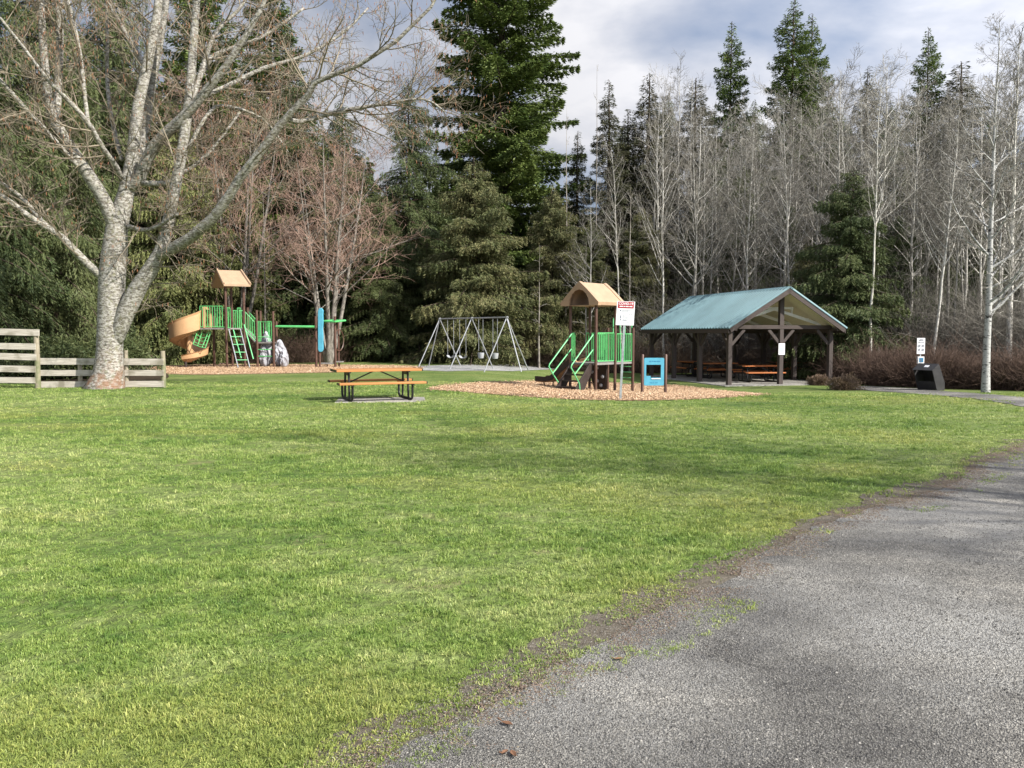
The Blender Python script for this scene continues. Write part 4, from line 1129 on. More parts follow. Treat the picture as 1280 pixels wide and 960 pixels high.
def frond_tree(seed, H, R, base=.05, nb=260, nleaf=30000, leaf=(.3, .08), droop=.25, hang=.2, rise=.15, tip=.2, power=.8, irr=.35, nsec=9, tr=None, lop=0, drop_leaf=.0, sec=.30, top=0.0, tilt=.6, sparse=.0, pt=.06):
    """conifer: tapered trunk, limbs in a spiral, each limb a frond of side twigs set with needle sprays"""
    g = np.random.default_rng(seed)
    u = (np.arange(nb) + g.random(nb)) / nb
    t = u ** .92; zz = H * (base + (1 - base) * t * .99)
    az = np.arange(nb) * 2.39996 + g.normal(0, .5, nb)
    env = (1 - t) ** power * np.clip((1 - t) / pt, .0, 1) ** .35 * np.clip(t / .06 + .55, 0, 1)
    L = R * env * (1 - irr * g.random(nb) ** 1.5) * (1 + lop * np.cos(az - 1.0)) + .012 * H * (.3 + .7 * (1 - t))
    big = g.random(nb) < .1; L = np.where(big, L * 1.16, L)
    if sparse: L = np.where(g.random(nb) < sparse, L * .35, L)
    dirh = np.stack([np.cos(az), np.sin(az), 0 * az], -1); side = np.stack([-np.sin(az), np.cos(az), 0 * az], -1)
    dr = droop * g.uniform(.6, 1.3, nb); rs = rise * g.uniform(.5, 1.4, nb) * (.6 + .9 * t)
    def curve(b, s):
        return L[b] * (rs[b] * s - dr[b] * s ** 2 + tip * dr[b] * s ** 4)
    pr = L ** 1.6; pr /= pr.sum()
    b = g.choice(nb, nleaf, p=pr)
    j = g.integers(0, nsec, nleaf); sgn_ = np.where(g.random(nleaf) < .5, 1., -1.)
    s = (j + .5 + g.normal(0, .10, nleaf)) / nsec; s = np.clip(.10 + .92 * s, .08, 1.02)
    wl = (sec * L[b] * (1 - s) ** .65 * np.clip(s * 3.2, .35, 1) + .004 * H) * g.uniform(.75, 1.15, nleaf)
    v = g.random(nleaf) ** .75
    fwd = .55 * v * wl
    p = dirh[b] * (L[b] * s + fwd)[:, None] + side[b] * (sgn_ * v * wl)[:, None]
    p[:, 2] += zz[b] + curve(b, s) - hang * (v * wl) - drop_leaf * g.random(nleaf) ** 2 + g.normal(0, .03, nleaf) * (1 + .3 * L[b])
    d = dirh[b] * .75 + side[b] * (sgn_ * .75)[:, None] + g.normal(0, .30, (nleaf, 3))
    d[:, 2] -= hang * 1.1 + drop_leaf * 1.6
    d = nrm(d)
    LL = leaf[0] * g.uniform(.6, 1.25, nleaf); WW = leaf[1] * g.uniform(.7, 1.3, nleaf)
    Vl, Ql = leaves(p, d, LL, WW, g, tilt)
    # limbs
    ks = np.linspace(0, 1, 5)
    pts = np.stack([dirh * (L * k_)[:, None] + np.stack([0 * L, 0 * L, zz + curve(np.arange(nb), np.full(nb, k_))], -1) for k_ in ks], 1)
    tr = tr or H * .011 + .04
    rr = np.clip(.012 + .011 * L, .01, .07)[:, None] * np.linspace(1, .25, 5)[None]
    Vb, Qb = bulk_tubes(pts, rr, 3)
    K = 14; tz = np.linspace(0, 1, K)
    wob = np.cumsum(g.normal(0, .012 * H / K, (K, 2)), 0); wob[0] = 0
    P_ = np.stack([wob[:, 0], wob[:, 1], tz * H - .1], -1)[None]
    Vt, Qt = bulk_tubes(P_, (tr * (1 - tz * .96) + .5 * tr * np.exp(-tz * 40))[None], 9)
    Vt, Qt = cat([(Vt, Qt), (Vb, Qb)])
    return (Vt, Qt), (Vl, Ql)

def mk(name_pair, arrs, mats, smooth_trunk=True):
    (Vt, Qt), (Vl, Ql) = arrs
    return mesh_np('trunk', Vt, Qt, None, mats[0], smooth_trunk), mesh_np('crown', Vl, Ql, None, mats[1], False)

def spawn(g, par, prad, m, t0, t1, a0, a1, f0, f1, K, up=.2, jit=.1, rs=.55, tipr=.35, rmin=.004, taper=.55, lenabs=None, flat=0, thin=.03):
    Nn, Kp, _ = par.shape
    idx = np.repeat(np.arange(Nn), m); n = Nn * m
    base_t = (np.tile(np.arange(m), Nn) + g.random(n)) / m
    t = t0 + (t1 - t0) * base_t
    ft = t * (Kp - 1); i = np.minimum(ft.astype(int), Kp - 2); w = (ft - i)[:, None]
    p = par[idx, i] * (1 - w) + par[idx, i + 1] * w
    tan = nrm(par[idx, i + 1] - par[idx, i])
    plen = np.linalg.norm(np.diff(par, axis=1), axis=2).sum(1)[idx]
    r = prad[idx, i] * (1 - w[:, 0]) + prad[idx, i + 1] * w[:, 0]
    rv = g.normal(0, 1, (n, 3)); rv[:, 2] += flat
    perp = nrm(np.cross(tan, rv))
    a = g.uniform(a0, a1, n)[:, None]
    d = nrm(tan * np.cos(a) + perp * np.sin(a))
    L = (plen if lenabs is None else lenabs) * g.uniform(f0, f1, n) * (1 - taper * t)
    pts = [p]
    st = (L / (K - 1))[:, None]
    for k_ in range(1, K):
        d = nrm(d + np.array([0, 0, up / (K - 1)]) + g.normal(0, jit, (n, 3)))
        p = p + d * st; pts.append(p)
    r0 = np.maximum(r * rs, rmin)
    r0 = np.minimum(r0, np.maximum(L * thin, rmin))
    R_ = r0[:, None] * np.linspace(1, tipr, K)[None]
    return np.stack(pts, 1), np.maximum(R_, rmin * .55)

def bare_tree(seed, H, r, c0=.3, nl=30, la=(.5, .95), lf=(.20, .32), up=.7, m2=7, m3=5, m4=0, stems=1, spread=.0, bend=.02, rmin=.006, f2=(.35, .6), tw=.35, lenmul=1.0, taper=.6, wild=0):
    g = np.random.default_rng(seed)
    K = 14; tz = np.linspace(0, 1, K); tr = []; rr = []
    for s_ in range(stems):
        a = 2 * np.pi * s_ / max(1, stems) + g.uniform(-.4, .4); sp = spread * g.uniform(.5, 1.1)
        h_ = H * (g.uniform(.78, 1) if s_ else 1)
        wob = np.cumsum(g.normal(0, bend * H / K, (K, 2)), 0); wob -= wob[0]
        out = sp * h_ * (tz ** .8)
        tr.append(np.stack([np.cos(a) * out + wob[:, 0], np.sin(a) * out + wob[:, 1], tz * h_ - .1], -1))
        rr.append(r * (1 if stems == 1 else g.uniform(.45, .7)) * ((1 - tz * .93) + .18 * np.exp(-tz * 30)))
    T = np.stack(tr); TR = np.stack(rr)
    l1, r1 = spawn(g, T, TR, nl, c0, .98, la[0], la[1], lf[0], lf[1], 7, up, .07, .5, .3, rmin * 1.3, taper)
    l2, r2 = spawn(g, l1, r1, m2, .18, .98, .35 + .2 * wild, .9 + .3 * wild, f2[0], f2[1], 5, up * (.5 - .2 * wild), .10 + .05 * wild, .6, .4, rmin, .45)
    l3, r3 = spawn(g, l2, r2, m3, .15, 1.0, .3 + .2 * wild, .9 + .3 * wild, .4, .75, 4, up * (.4 - .3 * wild), .14 + .05 * wild, .7, .6, rmin * .8, .4)
    parts = [bulk_tubes(l2, r2, 3), bulk_tubes(l3, r3, 3)]
    if m4:
        l4, r4 = spawn(g, l3, r3, m4, .2, 1.0, .3, .9, .45, .8, 3, up * .3, .16, .8, .7, rmin * .7, .3); parts.append(bulk_tubes(l4, r4, 3))
    return cat([bulk_tubes(T, TR, 9), bulk_tubes(l1, r1, 5)]), cat(parts), l3

def plant(kind_name, meshes, loc, sc, rz, label, cat_='tree', group=None, lean=0):
    o = bpy.data.objects.new(kind_name, None); o.empty_display_size = .5; C.objects.link(o)
    o.location = loc; o.rotation_euler = (lean, 0, rz); o.scale = sc
    tag(o, label, cat_, group)
    for me in meshes: link(bpy.data.objects.new(me.name.split('.')[0], me), o)
    return o

def spot(px, Y, top):
    q = P(px, 418, Y); z = gzf(q.x, Y)
    return Vector((q.x, Y, z - .05)), P(px, top, Y).z - z

# conifer models, each 10 m tall, scaled to the size of each tree
V_fir = [mk(0, frond_tree(s_, 10, 2.0, .06, 260, 110000, (.105, .030), .25, .10, .30, .5, .72, .5, 9, drop_leaf=.03, pt=.12, sec=.26), (M_dkbark, M_fir)) for s_ in (11, 12)]
V_spr = [mk(0, frond_tree(s_, 10, 1.25, .03, 250, 85000, (.085, .022), .38, .18, .2, .3, .72, .62, 8, drop_leaf=.06, sparse=.16, pt=.14, lop=.12), (M_dkbark, M_spruce)) for s_ in (21, 22, 23)]
V_hem = [mk(0, frond_tree(s_, 10, 2.6, .02, 270, 150000, (.105, .022), .50, .40, .24, .0, .60, .55, 9, drop_leaf=.22, sparse=.08, lop=.1), (M_dkbark, M_hem)) for s_ in (31, 32)]
V_ced = [mk(0, frond_tree(s_, 10, 2.5, .01, 230, 130000, (.14, .028), .50, .55, .34, .15, .52, .68, 9, drop_leaf=.32, tilt=.9, lop=.16, pt=.16, sparse=.1), (M_dkbark, M_cedar)) for s_ in (41, 42)]

def conifer(name, models, i, px, Y, top, wpx, label, group=None, r_model=2.0, rz=None):
    loc, H = spot(px, Y, top)
    w = wpx * Y / 1000
    return plant(name, models[i % len(models)], loc, (w / r_model, w / r_model, H / 10), RNG.uniform(0, 6.28) if rz is None else rz, label, 'tree', group)

# the tall fir in the middle: its own model
loc, _ = spot(628, 58, 0)
H_ = 38
plant('douglas_fir', mk(0, frond_tree(77, H_, 7.6, .10, 340, 360000, (.27, .085), .22, .10, .24, .45, .55, .62, 10, tr=.55, drop_leaf=.06, sparse=.12, sec=.27), (M_dkbark, M_fir)), loc, (1, 1, 1), .6, 'very tall green fir in the middle rising out of the top of the picture')

conifer('cedar', V_ced, 0, 592, 47, 192, 108, 'broad olive brown cedar behind the swing set', None, 2.7)
conifer('cedar', V_ced, 1, 690, 49.5, 228, 74, 'olive cedar standing left of the small tan roof, under the tall fir', None, 2.7)
conifer('cedar', V_ced, 0, 738, 50, 268, 62, 'low olive cedar directly above the small tan roof', None, 2.7, 2.0)
conifer('cedar', V_ced, 1, 800, 52, 255, 66, 'dark olive cedar above the white notice and the left end of the shelter roof', None, 2.7, 4.0)
conifer('hemlock', V_hem, 0, 512, 52, 92, 88, 'dark hemlock with its thin top just left of the tall fir', None, 2.6)
conifer('hemlock', V_hem, 1, 476, 49, 232, 74, 'dark hemlock right of the red budded tree, left of the swing set', None, 2.6)
conifer('hemlock', V_hem, 0, 535, 50, 300, 66, 'low dark hemlock behind the left end of the swing set', None, 2.6, 1.0)
conifer('hemlock', V_hem, 1, 430, 52, 118, 84, 'tall dark hemlock behind the red budded tree', None, 2.6, 2.2)
conifer('hemlock', V_hem, 0, 375, 55, 70, 90, 'tall hemlock seen between the big pale tree and the red budded tree', None, 2.6, 3.0)
conifer('douglas_fir', V_fir, 0, 345, 57, -70, 96, 'tall dark fir seen through the right branches of the big pale tree', None, 2.0)
conifer('douglas_fir', V_fir, 1, 262, 52, -120, 100, 'tall dark fir rising behind the trunk tops of the big pale tree', None, 2.0)
conifer('hemlock', V_hem, 1, 150, 47, -110, 105, 'dense dark hemlock directly behind the big pale trunk', None, 2.6, .4)
conifer('hemlock', V_hem, 0, 70, 36, -190, 112, 'dense dark hemlock between the fence end and the big pale trunk', None, 2.6, 1.4)
conifer('hemlock', V_hem, 1, -40, 32, -220, 150, 'dense dark hemlock at the left edge behind the tall fence', None, 2.6, 2.9)
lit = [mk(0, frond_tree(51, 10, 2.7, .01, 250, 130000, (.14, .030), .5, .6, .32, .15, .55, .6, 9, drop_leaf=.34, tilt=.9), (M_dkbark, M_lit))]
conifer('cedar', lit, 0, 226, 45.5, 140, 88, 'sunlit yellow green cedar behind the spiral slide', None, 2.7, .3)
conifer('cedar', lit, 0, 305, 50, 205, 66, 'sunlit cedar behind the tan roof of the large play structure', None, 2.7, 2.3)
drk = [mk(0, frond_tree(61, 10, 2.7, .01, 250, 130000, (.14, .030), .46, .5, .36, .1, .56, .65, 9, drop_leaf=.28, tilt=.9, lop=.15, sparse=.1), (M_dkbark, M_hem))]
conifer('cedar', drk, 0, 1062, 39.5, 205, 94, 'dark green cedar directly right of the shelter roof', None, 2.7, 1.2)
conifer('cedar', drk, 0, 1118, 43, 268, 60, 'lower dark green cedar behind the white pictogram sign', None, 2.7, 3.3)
conifer('cedar', V_ced, 0, 1006, 45, 300, 54, 'low dark cedar behind the right slope of the shelter roof', None, 2.7, 5.0)
for i, (px, Y, top, w, lab) in enumerate([
        (758, 55, 95, 44, 'slim dark spruce with a pointed top, just right of the tall fir'),
        (806, 58, 88, 46, 'slim dark spruce, middle one of the three right of the tall fir'),
        (866, 61, 94, 44, 'slim dark spruce, right one of the three right of the tall fir'),
        (722, 57, 160, 36, 'lower slim spruce touching the right side of the tall fir'),
        (785, 60, 132, 42, 'lower slim spruce between two taller pointed ones right of the tall fir'),
        (1190, 62, 72, 56, 'grey green spruce behind bare branches right of the solitary dark spruce top'),
        (1078, 62, 78, 46, 'grey green spruce top just showing above the pale alders')]):
    conifer('spruce', V_spr, i, px, Y, top, w * (1.25 + .3 * (i % 3)), lab, None, 1.25)
for i, (px, Y, top, w, lab) in enumerate([
        (832, 63, 112, 60, 'dark conifer filling the gap between the middle and right slim spruces'),
        (890, 60, 168, 62, 'dark conifer below the narrow fir top, behind the pale alders'),
        (938, 62, 120, 64, 'dark conifer between the narrow fir top and the widest skyline fir'),
        (1040, 60, 128, 66, 'dark conifer right below the widest skyline fir'),
        (1105, 61, 120, 66, 'dark conifer left below the solitary dark fir top'),
        (1232, 60, 130, 70, 'dark conifer seen through the upper branches of the white birch'),
        (1290, 58, 110, 70, 'dark conifer at the right edge of the wood'),
        (778, 62, 150, 54, 'dark conifer between the left and middle slim spruces'),
        (872, 53, 222, 46, 'dark green conifer among pale trunks above the middle of the shelter roof'),
        (925, 55, 200, 48, 'dark green conifer among pale trunks left of the shelter roof peak'),
        (978, 54, 236, 44, 'dark green conifer among pale trunks right above the shelter roof peak'),
        (1168, 51, 215, 52, 'dark green conifer among pale trunks above the dark bin'),
        (1218, 52, 245, 46, 'dark green conifer among pale trunks just left of the white birch')]):
    conifer('hemlock', V_hem, i, px, Y, top, w, lab, None, 2.6)
for i, (px, Y, top, w, lab) in enumerate([
        (909, 66, 22, 64, 'narrow dark fir top left of the widest fir on the skyline'),
        (984, 64, -8, 84, 'widest dark fir on the skyline above the shelter roof'),
        (1006, 67, 12, 70, 'fir leaning out right behind the widest skyline fir'),
        (1149, 63, 30, 62, 'solitary dark fir top above the bare trees behind the bin')]):
    conifer('douglas_fir', V_fir, i, px, Y, top, w, lab, None, 2.0)

# bare trees
V_ald = []
for i in range(7):
    a, b, _ = bare_tree(100 + i, 15, .105, .32 + .07 * (i % 3), 30, (.6, 1.15), (.20, .36), .45, 7, 5, 0, bend=.035, rmin=.0078, taper=.70, wild=1)
    V_ald.append((mesh_np('trunk', *a, None, M_alder, True), mesh_np('crown', *b, None, M_twig_pale if i % 2 else M_twig_grey)))
sky = [(690, 190), (760, 150), (830, 78), (850, 70), (890, 130), (940, 108), (1000, 88), (1050, 62), (1100, 66), (1150, 90), (1190, 82), (1225, 62), (1260, 52), (1310, 50), (1380, 60)]
def skyl(px): return float(np.interp(px, [a for a, _ in sky], [b for _, b in sky]))
zones = [(690, 800, 'above the small tan roof'), (800, 868, 'above the left end of the shelter roof'), (868, 930, 'above the middle of the shelter roof'),
         (930, 1000, 'above the peak of the shelter roof'), (1000, 1075, 'above the right slope of the shelter roof'), (1075, 1145, 'between shelter and bin'),
         (1145, 1215, 'between bin and white birch'), (1215, 1330, 'around and beyond the white birch')]
rg = np.random.default_rng(5); specs = []
for k_, (a, b, where) in enumerate(zones):
    m = (3, 8, 10, 10, 10, 10, 10, 10)[k_]
    for q in range(m):
        px = a + (b - a) * (q + rg.uniform(.0, .95)) / m
        Y = rg.uniform(46.5, 60) if px < 1050 else rg.uniform(37.5, 54)
        top = skyl(px) + rg.uniform(-6, 55) + (40 if k_ < 1 else 0)
        specs.append((px, Y, top, where, q, m))
words_ = ['first', 'second', 'third', 'fourth', 'fifth', 'sixth', 'seventh', 'eighth', 'ninth', 'tenth']
for i, (px, Y, top, where, q, m) in enumerate(specs):
    loc, H = spot(px, Y, top)
    s_ = H / 15.7
    plant('bare_alder', V_ald[int(rg.integers(0, 7))], loc, (*[s_ * rg.uniform(.6, 1.2)] * 2, s_), rg.uniform(0, 6.28),
          f'bare grey trunk {where}, {words_[q]} from left there', 'tree', 'bare alders in the wood edge', rg.normal(0, .045))
# single pale snags in front of the dark conifers
sn = [bare_tree(140 + i, 12, .085, .2, 16, (.7, 1.3), (.06, .13), .1, 4, 3, 0, bend=.012, rmin=.008) for i in range(2)]
V_snag = [(mesh_np('trunk', *a, None, M_snag, True), mesh_np('crown', *b, None, M_twig_pale)) for a, b, _ in sn]
for i, (px, Y, top, lab) in enumerate([(674, 46.5, 305, 'thin pale dead trunk between the swing set and the small tan roof'), (707, 49, 128, 'tall thin dead trunk at the right edge of the tall fir'),
                                       (744, 52, 76, 'needle thin dead tree top standing against the sky right of the tall fir'), (787, 47, 230, 'pale thin trunk above the notice with the red heading'),
                                       (733, 47.5, 300, 'thin pale trunk just above the small tan roof'), (332, 46, 232, 'thin white trunk between the large play structure roof and the red budded tree')]):
    loc, H = spot(px, Y, top)
    plant('dead_tree', V_snag[i % 2], loc, (.8, .8, H / 12), i * 1.3, lab)
# red budded maple behind the blue pole, and its neighbours behind the big tree
a, b, l3 = bare_tree(201, 13.2, .17, .27, 16, (.6, 1.25), (.24, .48), .3, 7, 5, 2, stems=6, spread=.22, bend=.016, rmin=.0068, taper=.75, wild=.6)
M_mbark = mat_bark('maple_bark', (.25, .23, .20), (.10, .09, .08), None, 6, .4, (.38, .56))
M_red = (mesh_np('trunk', *a, None, M_mbark, True), mesh_np('crown', *b, None, M_twig_red))
loc, H = spot(410, 44, 150); plant('budding_maple', M_red, loc, (1.3, 1.3, H / 13.2), .5, 'many stemmed bare tree with reddish buds behind the tall blue panel')
loc, H = spot(296, 47, 70); plant('budding_maple', M_red, loc, (1.25, 1.25, H / 13.2), 2.5, 'reddish bare tree behind the right limbs of the big pale tree')
# tall dark bare tree at the right edge
a, b, _ = bare_tree(220, 17, .15, .3, 40, (.4, .85), (.18, .32), .8, 8, 6, 0, bend=.012, rmin=.009, taper=.8)
loc, H = spot(1262, 37, 46); plant('bare_alder', (mesh_np('trunk', *a, None, M_alder, True), mesh_np('crown', *b, None, M_twig_grey)), loc, (1, 1, H / 17), 1, 'tall dark bare tree with a twiggy top against the sky just right of the birch')

# white birch beside the far path
g_ = G(1232, 490.5)
a, b, _ = bare_tree(233, 13.5, .14, .19, 42, (.7, 1.3), (.14, .34), .5, 8, 5, 2, bend=.012, rmin=.0062, taper=.82, wild=.7)
plant('white_birch', (mesh_np('trunk', *a, None, M_birch, True), mesh_np('crown', *b, None, M_twig_birch)), (g_.x, g_.y, g_.z - .03), (1, 1, 1), .9, 'white barked birch with dark marks, beside the far path right of the bin')

# ---- the big pale tree by the fence: limbs traced, then grown into twigs
YH = 24.4
def chain(pts, K=16):
    """(px, py, width px, depth) -> smooth polyline in metres"""
    q = np.array([[*P(a, b, YH + d), w * (YH + d) / 2000] for a, b, w, d in pts])
    n = len(q); s_ = np.linspace(0, n - 1, K); out = []
    for v in s_:
        i = min(int(v), n - 2); f = v - i
        p0 = q[max(i - 1, 0)]; p1 = q[i]; p2 = q[i + 1]; p3 = q[min(i + 2, n - 1)]
        out.append(.5 * (2 * p1 + (p2 - p0) * f + (2 * p0 - 5 * p1 + 4 * p2 - p3) * f * f + (3 * p1 - p0 - 3 * p2 + p3) * f ** 3))
    o = np.array(out); return o[:, :3], np.maximum(o[:, 3], .008)
limbs = [
    [(131, 492, 56, 0), (133, 481, 44, 0), (136, 466, 36, 0), (137, 440, 31, 0), (138, 400, 30, 0), (140, 350, 31, 0), (143, 318, 30, 0), (146, 285, 25, 0), (158, 240, 19, .1), (164, 205, 15, .1), (169, 165, 14, .2), (173, 130, 13, .2), (185, 77, 12, .3), (196, 20, 10, .3), (203, -40, 8, .4), (210, -110, 5, .4)],
    [(158, 236, 14, .1), (173, 226, 14, .0), (188, 190, 14, -.2), (207, 167, 13, -.4), (233, 143, 12, -.6), (263, 107, 10, -.8), (284, 80, 8, -1.0), (320, 23, 6, -1.2), (340, -20, 4, -1.3), (365, -80, 3, -1.4)],
    [(163, 215, 10, .1), (178, 180, 12, .6), (184, 150, 11, .8), (188, 117, 10, .9), (200, 50, 9, 1.0), (208, -5, 8, 1.0), (214, -90, 5, 1.0)],
    [(146, 290, 18, 0), (130, 250, 16, -.3), (110, 218, 15, -.6), (82, 174, 13, -.8), (63, 138, 11, -.9), (55, 70, 9, -1.0), (51, 0, 8, -1.0), (48, -80, 5, -1.0)],
    [(70, 150, 9, -.85), (73, 105, 9, -.5), (75, 40, 8, -.4), (72, -10, 7, -.4), (70, -90, 4, -.4)],
    [(145, 432, 12, 0), (148, 418, 18, -.05), (155, 396, 22, -.1), (168, 368, 22, -.1), (188, 337, 19, -.2), (204, 308, 16, -.3), (211, 272, 14, -.4), (225, 205, 13, -.5), (233, 150, 12, -.5), (238, 110, 11, -.4), (243, 33, 9, -.3), (247, -10, 8, -.3), (252, -90, 5, -.3)],
    [(196, 322, 14, -.2), (213, 312, 14, -.6), (253, 287, 13, -1.1), (283, 250, 12, -1.5), (300, 222, 11, -1.7), (333, 180, 10, -2.0), (357, 147, 9, -2.2), (383, 123, 8, -2.4), (393, 103, 7, -2.5), (420, 92, 6, -2.6), (470, 70, 5, -2.8), (530, 20, 4, -3.0), (560, -30, 2.5, -3.1)],
    [(357, 147, 7, -2.2), (377, 152, 6, -2.0), (420, 140, 5.5, -1.8), (480, 130, 4, -1.7), (530, 124, 3, -1.6), (556, 140, 2, -1.5)],
    [(134, 350, 12, 0), (118, 338, 10, -.2), (92, 312, 9, -.5), (73, 293, 8, -.7), (40, 273, 7, -1.0), (0, 243, 6.5, -1.3), (-45, 215, 5, -1.6), (-100, 190, 3, -1.9)],
    [(73, 293, 6, -.7), (53, 277, 6, -.6), (27, 247, 5, -.5), (0, 227, 4.5, -.4), (-40, 190, 3, -.3)],
    [(152, 225, 7, 0), (145, 208, 7, -.4), (127, 183, 6.5, -.9), (110, 153, 6, -1.3), (77, 117, 5, -1.8), (60, 100, 4.5, -2.0), (30, 60, 3.5, -2.3), (0, 22, 3, -2.5)],
    [(105, 212, 7, -.6), (90, 200, 6.5, -.9), (57, 163, 6, -1.4), (33, 137, 5.5, -1.8), (0, 100, 5, -2.2), (-40, 60, 4, -2.6)],
    [(110, 153, 5, -1.2), (106, 120, 5, -1.0), (100, 67, 5, -.9), (90, 20, 4.5, -.9), (82, -10, 4, -.9), (75, -70, 3, -.9)],
    [(185, 90, 7, .3), (165, 55, 6, .8), (145, 20, 5, 1.2), (120, -20, 4, 1.5)],
    [(233, 150, 8, -.5), (252, 88, 6, 0), (270, 40, 5, .3), (300, 10, 4, .6), (330, -40, 3, .8)],
    [(238, 122, 7, -.4), (262, 75, 6, .6), (290, 60, 5, 1.0), (330, 45, 4, 1.4), (380, 10, 3, 1.8)],
    [(250, 122, 6, -.7), (283, 108, 5.5, -.2), (330, 85, 5, .3), (380, 70, 4, .7), (430, 40, 3, 1.0), (460, 10, 2, 1.2)],
    [(160, 283, 6, 0), (187, 287, 5, -.5), (223, 267, 3.5, -.9)],
    [(178, 229, 7, 0), (208, 229, 7, -.1), (226, 218, 5, -.2), (262, 190, 4, .2), (300, 140, 3, .6)],
    [(235, 185, 5, -.5), (262, 140, 4.5, .1), (285, 133, 4, .5), (330, 150, 3, 1.0), (360, 190, 2, 1.4)],
    [(152, 200, 5, .2), (140, 150, 5, 1.2), (134, 100, 4.5, 1.8), (134, 30, 4, 2.0), (130, -40, 3, 2.2)],
]
cs = [chain(l) for l in limbs]
LP = np.stack([c[0] for c in cs]); LR = np.stack([c[1] for c in cs])
gh = np.random.default_rng(19)
big = LR.copy()
mbt = MB()
for p_, r_ in zip(LP, LR):
    n_ = 12 if r_[0] > .1 else 8
    mbt.tube([tuple(v) for v in p_], list(r_), n_)
gT = G(135, 485.5)
mbt.v = [(a - gT.x, b - gT.y, c) for a, b, c in mbt.v]
hero = thing('big_bare_tree', (gT.x, gT.y, 0), 0, 'big pale barked bare tree with spreading limbs standing at the low fence', 'tree')
mbt.build('trunk', M_hero, hero, smooth='all')
W1 = LP.copy(); W1[0] = np.linspace(1, 0, 16)[:, None] * LP[0, 7] + np.linspace(0, 1, 16)[:, None] * LP[0, -1]
W1[0] = LP[0]
b1, q1 = spawn(gh, LP[1:], LR[1:], 14, .16, .99, .5, 1.25, .8, 1.9, 8, .25, .10, .45, .3, .0085, .35, lenabs=1.5, thin=.015)
bt, qt = spawn(gh, LP[:1], LR[:1], 16, .52, .99, .6, 1.3, .9, 1.6, 8, .25, .12, .3, .3, .010, .3, lenabs=1.6, thin=.015)
bx, qx = spawn(gh, LP[6:8], LR[6:8], 16, .35, .99, .5, 1.3, .9, 1.7, 8, .1, .13, .5, .3, .010, .3, lenabs=1.7, thin=.015)
b1 = np.concatenate([b1, bt, bx]); q1 = np.concatenate([q1, qt, qx])
b2, q2 = spawn(gh, b1, q1, 7, .15, 1.0, .4, 1.1, .35, .65, 5, .12, .16, .6, .45, .0062, .35)
b3, q3 = spawn(gh, b2, q2, 5, .15, 1.0, .4, 1.1, .4, .75, 4, .05, .2, .75, .6, .0048, .3)
off = np.array([gT.x, gT.y, 0])
V, Q = cat([bulk_tubes(b1 - off, q1, 4), bulk_tubes(b2 - off, q2, 3), bulk_tubes(b3 - off, q3, 3)])
link(bpy.data.objects.new('crown', mesh_np('crown', V, Q, None, M_twig_hero)), hero)
nc = 4200
sel = gh.integers(0, len(b3), nc); st_ = b3[sel, -1] - off
ln = gh.uniform(.05, .11, nc); dd_ = np.stack([gh.normal(0, .15, nc), gh.normal(0, .15, nc), -np.ones(nc)], -1)
pts = st_[:, None, :] + dd_[:, None, :] * (ln[:, None] * np.array([0, .5, 1])[None])[..., None]
V, Q = bulk_tubes(pts, np.array([.5, 1, .5])[None] * gh.uniform(.006, .011, nc)[:, None], 4)
link(bpy.data.objects.new('catkins', mesh_np('catkins', V, Q, None, M_catkin)), hero)

# bare trees right of the frame whose branches throw the soft bands of shade over the lawn and path
for i, (x, y, s_) in enumerate([(14.6, 2.2, 1.05), (16.6, .6, 1.12), (18.2, 2.6, 1.15)]):
    plant('bare_alder', V_ald[i % 7], (x, y, gzf(x, y)), (1.05 * s_, 1.05 * s_, s_), i * 1.1, 'bare grey alder beside the gravel on the near right, shading the lawn', 'tree', 'bare alders in the wood edge')

# ---- far woods, undergrowth, brambles, shrubs
lo = [frond_tree(300 + i, 10, 2.3, .02, 110, 5200, (.42, .17), .35, .3, .2, 0, .65, .4, 6, drop_leaf=.15) for i in range(3)]
parts = []; gw = np.random.default_rng(31)
for i in range(95):
    px = -260 + 1800 * (i + gw.random()) / 95
    Y = gw.uniform(63, 92); x = (px - 640) / 1000 * Y
    t_top = np.interp(px, [-200, 330, 480, 560, 700, 760, 900, 1000, 1300], [60, 60, 200, 150, 225, 262, 268, 255, 235]) + gw.uniform(0, 70)
    H = (418 - t_top) / 1000 * Y + 1.65 + .6
    for a, b in (lo[i % 3],):
        for V, Q in (a, b):
            c_, s_ = math.cos(i), math.sin(i); k_ = H / 10; kw = k_ * gw.uniform(.8, 1.1)
            V2 = np.stack([(V[:, 0] * c_ - V[:, 1] * s_) * kw + x, (V[:, 0] * s_ + V[:, 1] * c_) * kw + Y, V[:, 2] * k_ - .6], -1)
            parts.append((V2, Q))
V, Q = cat(parts)
o = link(bpy.data.objects.new('far_woods', mesh_np('far_woods', V, Q, None, M_hem)))
tag(o, 'dark mass of conifers deep in the wood behind the nearer trees', 'woods', kind='stuff')

